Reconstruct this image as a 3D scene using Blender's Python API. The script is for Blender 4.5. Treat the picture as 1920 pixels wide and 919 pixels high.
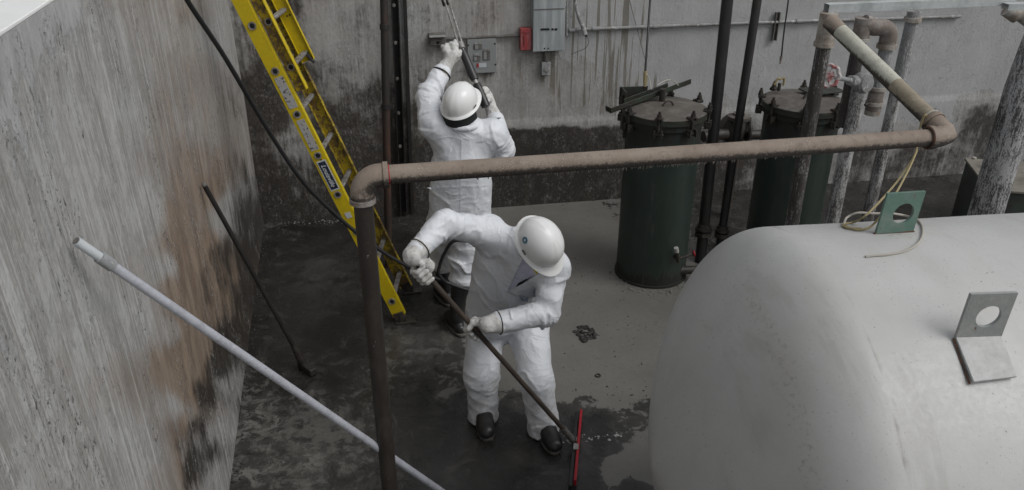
import bpy, bmesh, math, random
import numpy as np
from mathutils import Vector, Matrix
random.seed(7)
D = bpy.data
SC = bpy.context.scene
for o in list(D.objects): D.objects.remove(o)

# ---------------------------------------------------------------- camera
PITCH, YAW, CAMH = math.radians(27.5), math.radians(12.2), 3.3
FPX = 1508.0
cam_d = D.cameras.new('camera'); cam = D.objects.new('camera', cam_d)
SC.collection.objects.link(cam); SC.camera = cam
cam.location = (0, 0, CAMH)
cam.rotation_euler = (math.radians(90) - PITCH, 0, -YAW)
cam_d.sensor_width = 36; cam_d.lens = 36 * FPX / 1920
cam_d.clip_start = 0.05; cam_d.clip_end = 2000
# ---------------------------------------------------------------- light
w = D.worlds.new('World'); SC.world = w; w.use_nodes = True
wn = w.node_tree; wn.nodes.clear()
SUN_EL, SUN_AZ = math.radians(50), math.radians(128)      # azimuth from +Y towards +X
sky = wn.nodes.new('ShaderNodeTexSky'); sky.sky_type = 'NISHITA'; sky.sun_disc = False
sky.sun_elevation = SUN_EL; sky.sun_rotation = SUN_AZ
sky.air_density = 1.0; sky.dust_density = 4.0; sky.ozone_density = 1.0
hsv = wn.nodes.new('ShaderNodeHueSaturation'); hsv.inputs['Saturation'].default_value = 0.20   # an overcast, nearly colourless sky
bg = wn.nodes.new('ShaderNodeBackground'); bg.inputs['Strength'].default_value = 0.13
wo = wn.nodes.new('ShaderNodeOutputWorld')
wn.links.new(sky.outputs[0], hsv.inputs['Color']); wn.links.new(hsv.outputs[0], bg.inputs['Color']); wn.links.new(bg.outputs[0], wo.inputs['Surface'])
sd = D.lights.new('sun', 'SUN'); sun = D.objects.new('sun', sd); SC.collection.objects.link(sun)
sd.energy = 0.9; sd.angle = math.radians(32); sd.color = (1.0, 0.995, 0.985)
sdir = Vector((math.sin(SUN_AZ) * math.cos(SUN_EL), math.cos(SUN_AZ) * math.cos(SUN_EL), math.sin(SUN_EL)))
sun.rotation_euler = sdir.to_track_quat('Z', 'Y').to_euler()
SC.view_settings.view_transform = 'Standard'; SC.view_settings.look = 'None'
SC.view_settings.exposure = -0.2; SC.view_settings.gamma = 1.0
SC.view_settings.use_curve_mapping = False
SC.render.engine = 'CYCLES'

# ---------------------------------------------------------------- measuring helpers (photo pixel + known plane -> metres)
_F = np.array([math.sin(YAW) * math.cos(PITCH), math.cos(YAW) * math.cos(PITCH), -math.sin(PITCH)])
_R = np.array([math.cos(YAW), -math.sin(YAW), 0.0]); _U = np.cross(_R, _F); _C = np.array([0, 0, CAMH])
def ray(x, y): return _F + _R * (x - 960) / FPX - _U * (y - 459.5) / FPX
def atY(x, y, Y): r = ray(x, y); return _C + r * (Y / r[1])
def atZ(x, y, Z=0.0): r = ray(x, y); return _C + r * ((Z - CAMH) / r[2])
def atX(x, y, X): r = ray(x, y); return _C + r * (X / r[0])
def atD(x, y, d): return _C + ray(x, y) * d
def proj(P):
    d = np.asarray(P) - _C; z = d @ _F
    return 960 + FPX * (d @ _R) / z, 459.5 - FPX * (d @ _U) / z
WALL_X = -0.838
BW0, BWS = 7.07, -0.042                                     # back wall:  Y = BW0 + BWS * X
BWN = np.array([-BWS, 1.0, 0.0]); BWN /= np.linalg.norm(BWN)
BWT = np.array([1.0, BWS, 0.0]); BWT /= np.linalg.norm(BWT)
def onwall(x, y, off=0.0):
    r = ray(x, y); p0 = np.array([0, BW0, 0]) - BWN * off
    return _C + r * (((p0 - _C) @ BWN) / (r @ BWN))

# ---------------------------------------------------------------- numpy noise
def _hash(ix, iy, iz, s):
    h = (ix * 374761393 + iy * 668265263 + iz * 2147483647 + s * 1274126177) & 0xffffffff
    h = ((h ^ (h >> 13)) * 1274126177) & 0xffffffff
    return ((h ^ (h >> 16)) & 0xffff) / 65535.0
def vnoise(P, seed=0):
    P = np.asarray(P, float); i = np.floor(P).astype(np.int64); f = P - i; f = f * f * (3 - 2 * f)
    r = 0
    for dx in (0, 1):
        for dy in (0, 1):
            for dz in (0, 1):
                wgt = (f[..., 0] if dx else 1 - f[..., 0]) * (f[..., 1] if dy else 1 - f[..., 1]) * (f[..., 2] if dz else 1 - f[..., 2])
                r = r + wgt * _hash(i[..., 0] + dx, i[..., 1] + dy, i[..., 2] + dz, seed)
    return r
def fbm(P, seed=0, o=3):
    P = np.asarray(P, float); r = 0; a = 1; t = 0
    for k in range(o): r = r + a * vnoise(P * 2 ** k, seed + k * 17); t += a; a *= .5
    return r / t
def sstep(a, b, x): t = np.clip((x - a) / (b - a), 0, 1); return t * t * (3 - 2 * t)

# ---------------------------------------------------------------- mesh builder
def V3(p): return np.array([float(p[0]), float(p[1]), float(p[2])])
def nrm(v): v = V3(v); n = np.linalg.norm(v); return v / n if n > 1e-12 else v
def frame(d, up=None):
    d = nrm(d)
    if up is None: up = (0, 0, 1) if abs(d[2]) < .95 else (0, 1, 0)
    a = nrm(np.cross(up, d)); return a, np.cross(d, a)
class MB:
    def __init__(s): s.v = []; s.f = []
    def add(s, vs, fs):
        n = len(s.v); s.v += [tuple(map(float, q)) for q in vs]; s.f += [tuple(n + i for i in q) for q in fs]; return s
    def box(s, c, size, X=(1, 0, 0), Y=(0, 1, 0), Z=(0, 0, 1)):
        c, X, Y, Z = V3(c), V3(X), V3(Y), V3(Z); h = [q / 2 for q in size]
        vs = [c + X * h[0] * a + Y * h[1] * b + Z * h[2] * d for a in (-1, 1) for b in (-1, 1) for d in (-1, 1)]
        return s.add(vs, [(0, 1, 3, 2), (4, 6, 7, 5), (0, 4, 5, 1), (2, 3, 7, 6), (0, 2, 6, 4), (1, 5, 7, 3)])
    def tube(s, pts, r, seg=16, cap=True, up=None):
        pts = [V3(p) for p in pts]; n = len(pts)
        rs = list(r) if hasattr(r, '__len__') else [r] * n
        rings = []; a = None
        for i, p in enumerate(pts):
            d = nrm(pts[min(i + 1, n - 1)] - pts[max(i - 1, 0)])
            if a is None: a, b = frame(d, up)
            else: a = nrm(a - d * (a @ d)); b = np.cross(d, a)
            rings.append([p + (a * math.cos(2 * math.pi * k / seg) + b * math.sin(2 * math.pi * k / seg)) * rs[i] for k in range(seg)])
        vs = [q for R in rings for q in R]; fs = []
        for i in range(n - 1):
            for k in range(seg):
                k2 = (k + 1) % seg; fs.append((i * seg + k, i * seg + k2, (i + 1) * seg + k2, (i + 1) * seg + k))
        if cap: fs.append(tuple(range(seg))[::-1]); fs.append(tuple((n - 1) * seg + k for k in range(seg)))
        return s.add(vs, fs)
    def cyl(s, a, b, r, r2=None, seg=16): return s.tube([a, b], [r, r if r2 is None else r2], seg)
    def lathe(s, o, axis, prof, seg=32, up=None):            # prof: (distance along axis, radius)
        o = V3(o); d = nrm(axis); a, b = frame(d, up); vs = []; fs = []
        for t, r in prof:
            for k in range(seg):
                an = 2 * math.pi * k / seg; vs.append(o + d * t + (a * math.cos(an) + b * math.sin(an)) * max(r, 1e-4))
        for i in range(len(prof) - 1):
            for k in range(seg):
                k2 = (k + 1) % seg; fs.append((i * seg + k, i * seg + k2, (i + 1) * seg + k2, (i + 1) * seg + k))
        if prof[0][1] > 0: fs.append(tuple(range(seg))[::-1])
        if prof[-1][1] > 0: fs.append(tuple((len(prof) - 1) * seg + k for k in range(seg)))
        return s.add(vs, fs)
    def torus(s, c, axis, R, r, seg=28, seg2=10, a0=0, a1=2 * math.pi, up=None):
        c = V3(c); a, b = frame(axis, up); full = abs(a1 - a0 - 2 * math.pi) < 1e-6
        n = seg; pts = [c + (a * math.cos(a0 + (a1 - a0) * k / n) + b * math.sin(a0 + (a1 - a0) * k / n)) * R for k in range(n + (0 if full else 1))]
        if not full: return s.tube(pts, r, seg2)
        ax = nrm(axis); vs = []; fs = []
        for p in pts:
            e = nrm(p - c)
            for j in range(seg2): vs.append(p + (e * math.cos(2 * math.pi * j / seg2) + ax * math.sin(2 * math.pi * j / seg2)) * r)
        for i in range(n):
            for j in range(seg2):
                i2, j2 = (i + 1) % n, (j + 1) % seg2; fs.append((i * seg2 + j, i2 * seg2 + j, i2 * seg2 + j2, i * seg2 + j2))
        return s.add(vs, fs)
    def ell(s, c, rad, X=(1, 0, 0), Y=(0, 1, 0), Z=(0, 0, 1), n=14, m=20):
        c, X, Y, Z = V3(c), V3(X), V3(Y), V3(Z); vs = []; fs = []
        for i in range(n + 1):
            t = math.pi * i / n
            for k in range(m):
                p = 2 * math.pi * k / m
                st = max(math.sin(t), 1e-3)
                vs.append(c + X * rad[0] * st * math.cos(p) + Y * rad[1] * st * math.sin(p) + Z * rad[2] * math.cos(t))
        for i in range(n):
            for k in range(m):
                k2 = (k + 1) % m; fs.append((i * m + k, (i + 1) * m + k, (i + 1) * m + k2, i * m + k2))
        return s.add(vs, fs)
    def prism(s, outline, n, th):                            # closed outline (3-D points), extruded by th along n
        o = [V3(p) for p in outline]; n = nrm(n) * th; k = len(o)
        return s.add(o + [p + n for p in o], [tuple(range(k))[::-1], tuple(range(k, 2 * k))] + [(i, (i + 1) % k, k + (i + 1) % k, k + i) for i in range(k)])

LOC = {}
def finish(name, vs, fs, mat, parent=None, sharp=38, bevel=0, attrs=None, flat=False):
    L = LOC.get(parent.name, np.zeros(3)) if parent else np.zeros(3)
    me = D.meshes.new(name); me.from_pydata([tuple(np.asarray(p) - L) for p in vs], [], [tuple(f) for f in fs])
    bm = bmesh.new(); bm.from_mesh(me)
    if not attrs: bmesh.ops.remove_doubles(bm, verts=bm.verts, dist=1e-5)
    bmesh.ops.recalc_face_normals(bm, faces=bm.faces)
    c = math.radians(sharp)
    for f in bm.faces: f.smooth = not flat
    for e in bm.edges:
        if len(e.link_faces) == 2 and e.calc_face_angle(0) > c: e.smooth = False
    bm.to_mesh(me); bm.free()
    if attrs:
        for k, arr in attrs.items():
            a = me.attributes.new(k, 'FLOAT', 'POINT'); a.data.foreach_set('value', np.asarray(arr, dtype=np.float32))
    if mat and mat.name in ('pipe_pale_top', 'pipe_pale_top_olive', 'pipe_cream_paint'):
        a = me.attributes.new('upfacing', 'FLOAT', 'POINT'); a.data.foreach_set('value', np.array([.5 + .95 * v.normal[2] for v in me.vertices], dtype=np.float32))
    o = D.objects.new(name, me); SC.collection.objects.link(o)
    if mat: me.materials.append(mat)
    if parent: o.parent = parent; LOC[o.name] = L
    if bevel:
        b = o.modifiers.new('bevel', 'BEVEL'); b.width = bevel; b.segments = 2; b.limit_method = 'ANGLE'; b.angle_limit = math.radians(40)
    return o
def part(mb, name, mat, parent=None, **k): return finish(name, mb.v, mb.f, mat, parent, **k)
def tag(o, label=None, cat=None, group=None, kind=None):
    if label: o['label'] = label
    if cat: o['category'] = cat
    if group: o['group'] = group
    if kind: o['kind'] = kind
    return o
def thing(name, loc, label, cat, group=None):
    o = D.objects.new(name, None); SC.collection.objects.link(o); o.empty_display_size = .1
    o.location = tuple(map(float, loc)); LOC[o.name] = V3(loc); return tag(o, label, cat, group)

# ---------------------------------------------------------------- materials
class NT:
    def __init__(s, name, rough=.6, metal=0.0, spec=.5):
        s.m = D.materials.new(name); s.m.use_nodes = True; s.t = s.m.node_tree; s.t.nodes.clear()
        s.o = s.t.nodes.new('ShaderNodeOutputMaterial'); s.b = s.t.nodes.new('ShaderNodeBsdfPrincipled')
        s.t.links.new(s.b.outputs[0], s.o.inputs['Surface'])
        s.b.inputs['Roughness'].default_value = rough; s.b.inputs['Metallic'].default_value = metal; s.b.inputs['Specular IOR Level'].default_value = spec
        s.co = s.t.nodes.new('ShaderNodeTexCoord').outputs['Object']
    def set(s, sock, v):
        if hasattr(v, 'links') or isinstance(v, bpy.types.NodeSocket): s.t.links.new(v, sock)
        elif isinstance(v, (tuple, list)):
            sock.default_value = tuple(v) + ((1,) if len(v) == 3 and len(sock.default_value) == 4 else ())
        else:
            try: sock.default_value = v
            except Exception: sock.default_value = (v, v, v, 1) if len(sock.default_value) == 4 else (v, v, v)
    def vec(s, scale, co=None, off=(0, 0, 0)):
        n = s.t.nodes.new('ShaderNodeMapping'); s.set(n.inputs['Vector'], co or s.co); n.inputs['Scale'].default_value = scale; n.inputs['Location'].default_value = off; return n.outputs[0]
    def noise(s, co, sc, det=4, ro=.55, dist=0):
        n = s.t.nodes.new('ShaderNodeTexNoise'); s.set(n.inputs['Vector'], co or s.co)
        for k, v in (('Scale', sc), ('Detail', det), ('Roughness', ro), ('Distortion', dist)): s.set(n.inputs[k], v)
        return n.outputs['Fac']
    def vor(s, co, sc, feat='F1', rnd=1):
        n = s.t.nodes.new('ShaderNodeTexVoronoi'); n.feature = feat; s.set(n.inputs['Vector'], co or s.co); s.set(n.inputs['Scale'], sc); s.set(n.inputs['Randomness'], rnd); return n.outputs['Distance']
    def ramp(s, f, pts):
        n = s.t.nodes.new('ShaderNodeValToRGB'); s.set(n.inputs[0], f); e = n.color_ramp.elements
        while len(e) < len(pts): e.new(.5)
        for i, (p, c) in enumerate(pts):
            e[i].position = p; c = (c, c, c) if not hasattr(c, '__len__') else c; e[i].color = (*c, 1)
        return n.outputs[0]
    def th(s, f, a, b):                                     # smooth threshold a..b -> 0..1
        n = s.t.nodes.new('ShaderNodeMapRange'); n.interpolation_type = 'SMOOTHSTEP'; s.set(n.inputs[0], f)
        n.inputs[1].default_value = a; n.inputs[2].default_value = b; n.inputs[3].default_value = 0; n.inputs[4].default_value = 1; return n.outputs[0]
    def mix(s, f, a, b, mode='MIX'):
        n = s.t.nodes.new('ShaderNodeMix'); n.data_type = 'RGBA'; n.blend_type = mode
        s.set(n.inputs[0], f); s.set(n.inputs[6], a); s.set(n.inputs[7], b); return n.outputs[2]
    def ma(s, op, a, b=0.0, c=None):
        n = s.t.nodes.new('ShaderNodeMath'); n.operation = op; s.set(n.inputs[0], a); s.set(n.inputs[1], b)
        if c is not None: s.set(n.inputs[2], c)
        return n.outputs[0]
    def attr(s, name):
        n = s.t.nodes.new('ShaderNodeAttribute'); n.attribute_name = name; return n.outputs['Fac']
    def sep(s, k):
        n = s.t.nodes.new('ShaderNodeSeparateXYZ'); s.t.links.new(s.co, n.inputs[0]); return n.outputs[k]
    def col(s, c): s.set(s.b.inputs['Base Color'], c); return s
    def rough(s, c): s.set(s.b.inputs['Roughness'], c); return s
    def bump(s, h, st=.5, d=.01):
        n = s.t.nodes.new('ShaderNodeBump'); s.set(n.inputs['Height'], h); n.inputs['Strength'].default_value = st; n.inputs['Distance'].default_value = d
        prev = s.b.inputs['Normal'].links
        if prev: s.t.links.new(prev[0].from_socket, n.inputs['Normal'])
        s.t.links.new(n.outputs[0], s.b.inputs['Normal']); return s

def m_plain(name, c, rough=.6, metal=0, var=.25, sc=18, bump=.15):
    n = NT(name, rough, metal); f = n.noise(None, sc, 5, .6)
    n.col(n.mix(f, tuple(x * (1 - var) for x in c), tuple(min(1, x * (1 + var)) for x in c)))
    if bump: n.bump(f, bump, .004)
    return n.m
def m_grimy(name, base, dirt, rough=.55, sc=9, amount=.5, speck=None, specksc=120, spth=.72, stretch=(1, 1, 1), metal=0, bump=.25, low=.12):
    n = NT(name, rough, metal); co = n.vec(stretch)
    a = n.noise(co, sc, 6, .65); f = n.th(a, amount - low, amount + low)
    c = n.mix(f, base, dirt)
    c = n.mix(n.ma('MULTIPLY', n.noise(co, sc * 5, 4, .6), .35), c, (0.02, 0.018, 0.015))
    h = n.noise(co, sc * 8, 4, .6)
    if speck:
        sp = n.noise(n.vec(tuple(stretch), off=(3, 5, 7)), specksc, 3, .6); c = n.mix(n.th(sp, spth - .04, spth + .03), c, speck); h = n.ma('ADD', h, n.ma('MULTIPLY', sp, 1.2))
    n.col(c); n.bump(h, bump, .004); return n.m

M = {}
# left wall : weathered paint over cement render, vertical runs, rust-tan and black stains
def wall_material(name, sx, flake=1.0, zk=1.0, run=1.0, chalk=0.0):
    """old painted cement render: fine vertical runs, flaking coat, tan and black stains placed by mesh attributes"""
    n = NT(name, .8); S = lambda f, k: n.ma('MULTIPLY', n.ma('SUBTRACT', f, .5), k)
    def sv(a, z, off=(0, 0, 0)): return n.vec((a, a, z * zk), off=off)
    tan, grime, paint, drip = n.attr('tan'), n.attr('grime'), n.attr('paint'), n.attr('drip')
    st = n.noise(sv(7, .6), 1, 8, .66, .3); st2 = n.noise(sv(60, 1.3, (4, 9, 2)), 1, 6, .66, .2); st3 = n.noise(sv(26, .8, (8, 1, 5)), 1, 7, .7, .3)
    blot = n.noise(None, 2.6, 10, .70, .2); med = n.noise(n.vec((1, 1, .7)), 9, 9, .74, .3); fine = n.noise(n.vec((1, 1, .7)), 48, 6, .74)
    base = n.mix(n.th(n.ma('ADD', st, S(med, .6)), .34, .66), (.300, .290, .274), (.405, .399, .386))  # base greys lightened to make up for weak light on the upright walls
    base = n.mix(n.ma('MULTIPLY', n.th(n.ma('ADD', st3, S(med, .6)), .585, .63), .70 * run), base, (.47, .475, .465))
    base = n.mix(n.ma('MULTIPLY', n.th(n.ma('ADD', st2, n.ma('ADD', S(blot, .45), S(med, .35))), .575, .63), .6 * run), base, (.50, .505, .50))
    dr = n.noise(n.vec((110, 110, 1.1 * zk), off=(7, 7, 1)), 1, 5, .7, .15); dr2 = n.noise(n.vec((34, 34, .5 * zk), off=(1, 9, 3)), 1, 4, .6, .1)
    base = n.mix(n.ma('MULTIPLY', n.th(n.ma('ADD', dr, S(blot, .4)), .54, .62), .6 * run), base, (.50, .505, .50))
    base = n.mix(n.ma('MULTIPLY', n.th(n.ma('ADD', dr2, S(med, .2)), .60, .63), .7 * run), base, (.55, .555, .55))
    base = n.mix(n.ma('MULTIPLY', n.th(st2, .44, .34), .45 * run), base, (.13, .122, .112))
    base = n.mix(n.ma('MULTIPLY', n.th(fine, .42, .68), .22), base, (.12, .112, .10))
    base = n.mix(n.ma('MULTIPLY', n.th(n.noise(n.vec((1, 1, .45), off=(1, 6, 2)), 1.5, 6, .65), .48, .66), .5 * run), base, (.33, .31, .288))
    base = n.mix(n.ma('MULTIPLY', n.th(med, .56, .68), .30), base, (.17, .155, .14))
    pn = n.ma('ADD', paint, n.ma('ADD', S(blot, 1.0), n.ma('ADD', S(med, .7), S(st3, .7 * run))))
    pnt = n.th(pn, .46, .60)
    base = n.mix(n.ma('MULTIPLY', pnt, .85), base, n.mix(n.th(n.ma('ADD', blot, S(fine, .5)), .3, .7), (.355, .362, .36), (.44, .448, .448)))
    lip = n.ma('MULTIPLY', n.th(pn, .455, .475), n.th(pn, .51, .49)); base = n.mix(n.ma('MULTIPLY', lip, .35 * flake), base, (.54, .54, .53))
    ck = n.th(n.ma('ADD', n.noise(n.vec((20, 20, 1.0), off=(3, 3, 9)), 1, 8, .78, .3), S(med, .9)), .50, .60)
    base = n.mix(n.ma('MULTIPLY', ck, chalk), base, (.56, .57, .57))
    tm = n.th(n.ma('ADD', tan, n.ma('ADD', S(blot, .5), n.ma('ADD', S(st3, .45), S(med, .45)))), .33, .74)
    base = n.mix(n.ma('MULTIPLY', tm, .86), base, n.mix(n.th(n.noise(n.vec((1, 1, .35)), 7, 7, .7), .32, .68), (.13, .078, .046), (.295, .215, .145)))
    gg = n.ma('ADD', grime, n.ma('ADD', S(blot, .9), n.ma('ADD', S(med, .75), S(st3, .55))))
    gm = n.ma('MULTIPLY', n.th(gg, .40, .76), .95)
    base = n.mix(gm, base, n.mix(n.th(fine, .35, .7), (.019, .0155, .012), (.062, .053, .044)))
    fl = n.th(n.ma('ADD', n.noise(n.vec((1, 1, .6), off=(2, 2, 2)), 11, 10, .82), S(fine, .3)), .53, .63)
    base = n.mix(n.ma('MULTIPLY', n.ma('MULTIPLY', fl, gm), .50), base, (.25, .243, .228))
    soot = n.ma('MULTIPLY', n.th(n.ma('ADD', n.noise(n.vec((1, 1, .7), off=(6, 2, 8)), 8, 10, .82), S(grime, .25)), .60, .68), n.th(gg, .1, .5))
    base = n.mix(n.ma('MULTIPLY', soot, .75), base, (.028, .026, .023))
    dn = n.noise(n.vec((1, 1, .03)), sx, 4, .6, .25)
    base = n.mix(n.ma('MULTIPLY', n.th(dn, .545, .575), n.ma('MULTIPLY', n.th(n.ma('ADD', drip, n.ma('ADD', S(blot, .9), S(st3, .5))), .38, .58), .85)), base, (.17, .155, .125))
    pk = n.noise(n.vec((1, 1, .7)), 50, 4, .7, .6); pkm = n.ma('MULTIPLY', n.th(n.noise(n.vec((2.2, 2.2, .6), off=(9, 2, 4)), 2.4, 6, .75), .50, .58), flake)
    edge = n.ma('MULTIPLY', n.th(pk, .56, .60), pkm); base = n.mix(n.ma('MULTIPLY', edge, .7), base, (.47, .475, .465))
    hole = n.ma('MULTIPLY', n.th(n.noise(n.vec((1, 1, .7), off=(.006, .006, .008)), 50, 4, .7, .6), .585, .61), pkm)
    base = n.mix(n.ma('MULTIPLY', n.ma('MULTIPLY', hole, n.ma('SUBTRACT', 1.0, edge)), .85), base, (.05, .048, .045))
    sp = n.ma('MULTIPLY', n.th(n.vor(n.vec((1, 1, .8)), 12), .06, .03), n.th(blot, .5, .6)); base = n.mix(n.ma('MULTIPLY', sp, .7), base, (.04, .037, .034))
    n.col(base)
    n.bump(n.ma('ADD', n.ma('MULTIPLY', st2, .8 * run), n.ma('ADD', n.ma('MULTIPLY', fine, .55), n.ma('ADD', n.ma('MULTIPLY', edge, 1.1), n.ma('ADD', n.ma('MULTIPLY', pnt, .45), n.ma('MULTIPLY', med, .5))))), .75, .012)
    n.rough(n.mix(gm, .85, .5)); return n.m
M['wall_l'] = wall_material('stained_render', 16, chalk=.36)
M['wall_b'] = wall_material('stained_render_back', 22, .3, 2.2, .35)
M['coping'] = m_plain('coping_paint', (.80, .81, .80), .7, var=.1, sc=8)

def floor_material():
    n = NT('wet_cement', .5); silt, pale, wear = n.attr('silt'), n.attr('pale'), n.attr('wear')
    big = n.noise(None, 1.7, 8, .66, .3); mid = n.noise(None, 6.5, 8, .7, .5); fine = n.noise(None, 30, 6, .72)
    dark = n.mix(n.th(big, .35, .65), (.014, .0134, .0125), (.032, .0305, .028))
    dark = n.mix(n.ma('MULTIPLY', n.th(n.noise(n.vec((1, 1, 1), off=(7, 3, 0)), 4.2, 8, .75, .6), .52, .66), .5), dark, (.085, .081, .074))
    sm = n.th(n.ma('ADD', silt, n.ma('ADD', n.ma('MULTIPLY', n.ma('SUBTRACT', mid, .5), 1.0), n.ma('MULTIPLY', n.ma('SUBTRACT', fine, .5), .45))), .47, .54)
    scol = n.mix(n.th(big, .3, .7), (.150, .145, .132), (.190, .184, .170))
    scol = n.mix(n.ma('MULTIPLY', n.th(fine, .4, .8), .25), scol, (.08, .074, .064))
    c = n.mix(sm, dark, scol)
    damp = n.th(n.ma('ADD', silt, n.ma('MULTIPLY', n.ma('SUBTRACT', mid, .5), 1.1)), .22, .50)
    c = n.mix(n.ma('MULTIPLY', n.ma('MULTIPLY', damp, n.ma('SUBTRACT', 1.0, sm)), .55), c, (.072, .070, .064))
    sc_ = n.th(n.noise(n.vec((1, .35, 1), off=(2, 4, 0)), 26, 6, .8, .8), .60, .66); c = n.mix(n.ma('MULTIPLY', n.ma('MULTIPLY', sc_, n.th(big, .44, .6)), .45), c, (.19, .186, .175))
    # worn patches where grey cement shows through
    wm = n.th(n.ma('ADD', wear, n.ma('ADD', n.ma('MULTIPLY', n.ma('SUBTRACT', n.noise(None, 13, 8, .78, .4), .5), 1.5), n.ma('MULTIPLY', n.ma('SUBTRACT', big, .5), .9))), .48, .66)
    c = n.mix(n.ma('MULTIPLY', wm, .8), c, (.125, .122, .112))
    c = n.mix(n.ma('MULTIPLY', pale, n.th(mid, .3, .6)), c, (.15, .145, .132))
    pits = n.th(n.vor(n.vec((1, 1, 1)), 9), .05, .028)
    c = n.mix(n.ma('MULTIPLY', pits, .85), c, (.014, .013, .012))
    chips = n.th(n.vor(n.vec((1, 1, 1), off=(3, 1, 0)), 14), .045, .03)
    c = n.mix(n.ma('MULTIPLY', n.ma('MULTIPLY', chips, n.th(big, .45, .6)), .6), c, (.22, .215, .2))
    n.col(c)
    n.rough(n.mix(sm, n.ma('ADD', n.ma('MULTIPLY', mid, .4), .06), n.ma('ADD', n.ma('MULTIPLY', mid, .5), .10)))
    n.bump(n.ma('ADD', n.ma('MULTIPLY', sm, .5), n.ma('ADD', n.ma('MULTIPLY', fine, .6), n.ma('MULTIPLY', mid, .5))), .35, .01)
    return n.m
M['floor'] = floor_material()

def tank_material():
    n = NT('tank_paint', .45); dirt = n.attr('dirt'); seam = n.attr('seam'); rust = n.attr('rust')
    big = n.noise(None, 2.2, 6, .6); fine = n.noise(None, 60, 5, .7)
    c = n.mix(n.th(big, .3, .7), (.440, .446, .436), (.510, .514, .502))
    c = n.mix(n.ma('MULTIPLY', n.th(n.noise(n.vec((1, .4, .4)), 3, 6, .65), .5, .7), .25), c, (.38, .35, .30))
    dm = n.ma('MULTIPLY', n.th(n.ma('ADD', dirt, n.ma('MULTIPLY', n.ma('SUBTRACT', fine, .5), 1.6)), .55, .85), .7)
    c = n.mix(n.ma('MULTIPLY', dm, .9), c, (.27, .25, .225))
    c = n.mix(n.ma('MULTIPLY', dirt, .22), c, (.26, .235, .20))
    f2 = n.noise(n.vec((1, 1, 1), off=(5, 5, 5)), 95, 3, .6)
    sm = n.ma('MULTIPLY', n.th(f2, .66, .72), n.th(big, .42, .6)); c = n.mix(n.ma('MULTIPLY', sm, .7), c, (.12, .10, .085))
    sp = n.th(n.vor(None, 16), .042, .022); c = n.mix(n.ma('MULTIPLY', sp, .7), c, (.10, .075, .06))
    c = n.mix(n.ma('MULTIPLY', n.th(n.ma('ADD', seam, n.ma('MULTIPLY', n.ma('SUBTRACT', n.noise(None, 6, 4, .6), .5), .9)), .6, .9), .65), c, (.10, .08, .07))
    c = n.mix(n.th(n.ma('ADD', rust, n.ma('MULTIPLY', n.ma('SUBTRACT', fine, .5), 1.3)), .5, .95), c, (.17, .11, .075))
    # thin scuffs, faint runs and grit
    ru = n.th(n.noise(n.vec((9, 1.2, .8), off=(2, 1, 0)), 1, 6, .7, .3), .56, .66); c = n.mix(n.ma('MULTIPLY', ru, .26), c, (.30, .28, .25))
    g2 = n.th(n.noise(n.vec((1, 1, 1), off=(1, 8, 3)), 150, 3, .7), .62, .70); c = n.mix(n.ma('MULTIPLY', n.ma('MULTIPLY', g2, n.th(n.noise(None, 3.5, 5, .7), .44, .62)), .8), c, (.18, .16, .14))
    n.col(c); n.bump(n.ma('ADD', n.ma('MULTIPLY', fine, .5), n.ma('MULTIPLY', n.noise(None, 12, 3, .5), .8)), .18, .006)
    n.rough(n.mix(n.th(fine, .3, .7), .38, .6)); return n.m
M['tank'] = tank_material()

def suit_material(name, base=(.70, .73, .78), dirty=.5):
    n = NT(name, .52); soil = n.attr('soil')
    a = n.noise(None, 6, 6, .65, .4)
    c = n.mix(n.th(a, .35, .65), base, tuple(x * .93 for x in base))
    dm = n.th(n.ma('ADD', soil, n.ma('MULTIPLY', n.ma('SUBTRACT', n.noise(None, 17, 7, .72, .5), .5), 1.5)), .52, .95)
    c = n.mix(n.ma('MULTIPLY', dm, dirty), c, (.30, .265, .22))
    sp = n.th(n.vor(None, 22), .07, .04); c = n.mix(n.ma('MULTIPLY', n.ma('MULTIPLY', sp, n.th(soil, .15, .5)), .6), c, (.10, .09, .08))
    n.col(c)
    k1 = n.ma('POWER', n.ma('SUBTRACT', 1.0, n.ma('MULTIPLY', n.ma('ABSOLUTE', n.ma('SUBTRACT', n.noise(None, 5.5, 2, .5, .8), .5)), 2.6)), 5.0)
    k2 = n.ma('POWER', n.ma('SUBTRACT', 1.0, n.ma('MULTIPLY', n.ma('ABSOLUTE', n.ma('SUBTRACT', n.noise(n.vec((1, 1, 1), off=(4, 4, 4)), 13, 2, .5, .6), .5)), 2.6)), 4.0)
    n.bump(n.ma('ADD', k1, n.ma('MULTIPLY', k2, .30)), .32, .012)
    n.bump(n.noise(None, 160, 3, .6), .08, .002)
    return n.m
M['suit'] = suit_material('coverall_film', (.69, .715, .75))
M['glove'] = m_grimy('glove_cotton', (.72, .72, .70), (.45, .43, .40), .85, sc=22, amount=.6, low=.2, bump=.5)
M['skin'] = m_plain('skin', (.42, .25, .18), .5, var=.1)
M['hat'] = m_plain('helmet_plastic', (.77, .78, .77), .28, var=.03, sc=6, bump=.02)
M['black_rubber'] = m_grimy('black_rubber', (.016, .016, .017), (.04, .038, .035), .38, sc=12, amount=.6, bump=.3)
M['sole'] = m_grimy('boot_sole', (.05, .05, .048), (.13, .12, .11), .6, sc=20)
M['black_plastic'] = m_plain('black_plastic', (.022, .022, .024), .4)
M['lining'] = m_plain('dark_lining', (.012, .014, .014), .8)
M['green_lining'] = m_plain('green_trim', (.01, .10, .075), .7)
M['yellow'] = m_grimy('yellow_fibreglass', (.66, .50, .006), (.54, .40, .008), .42, sc=7, amount=.62, low=.15, bump=.08)
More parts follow.
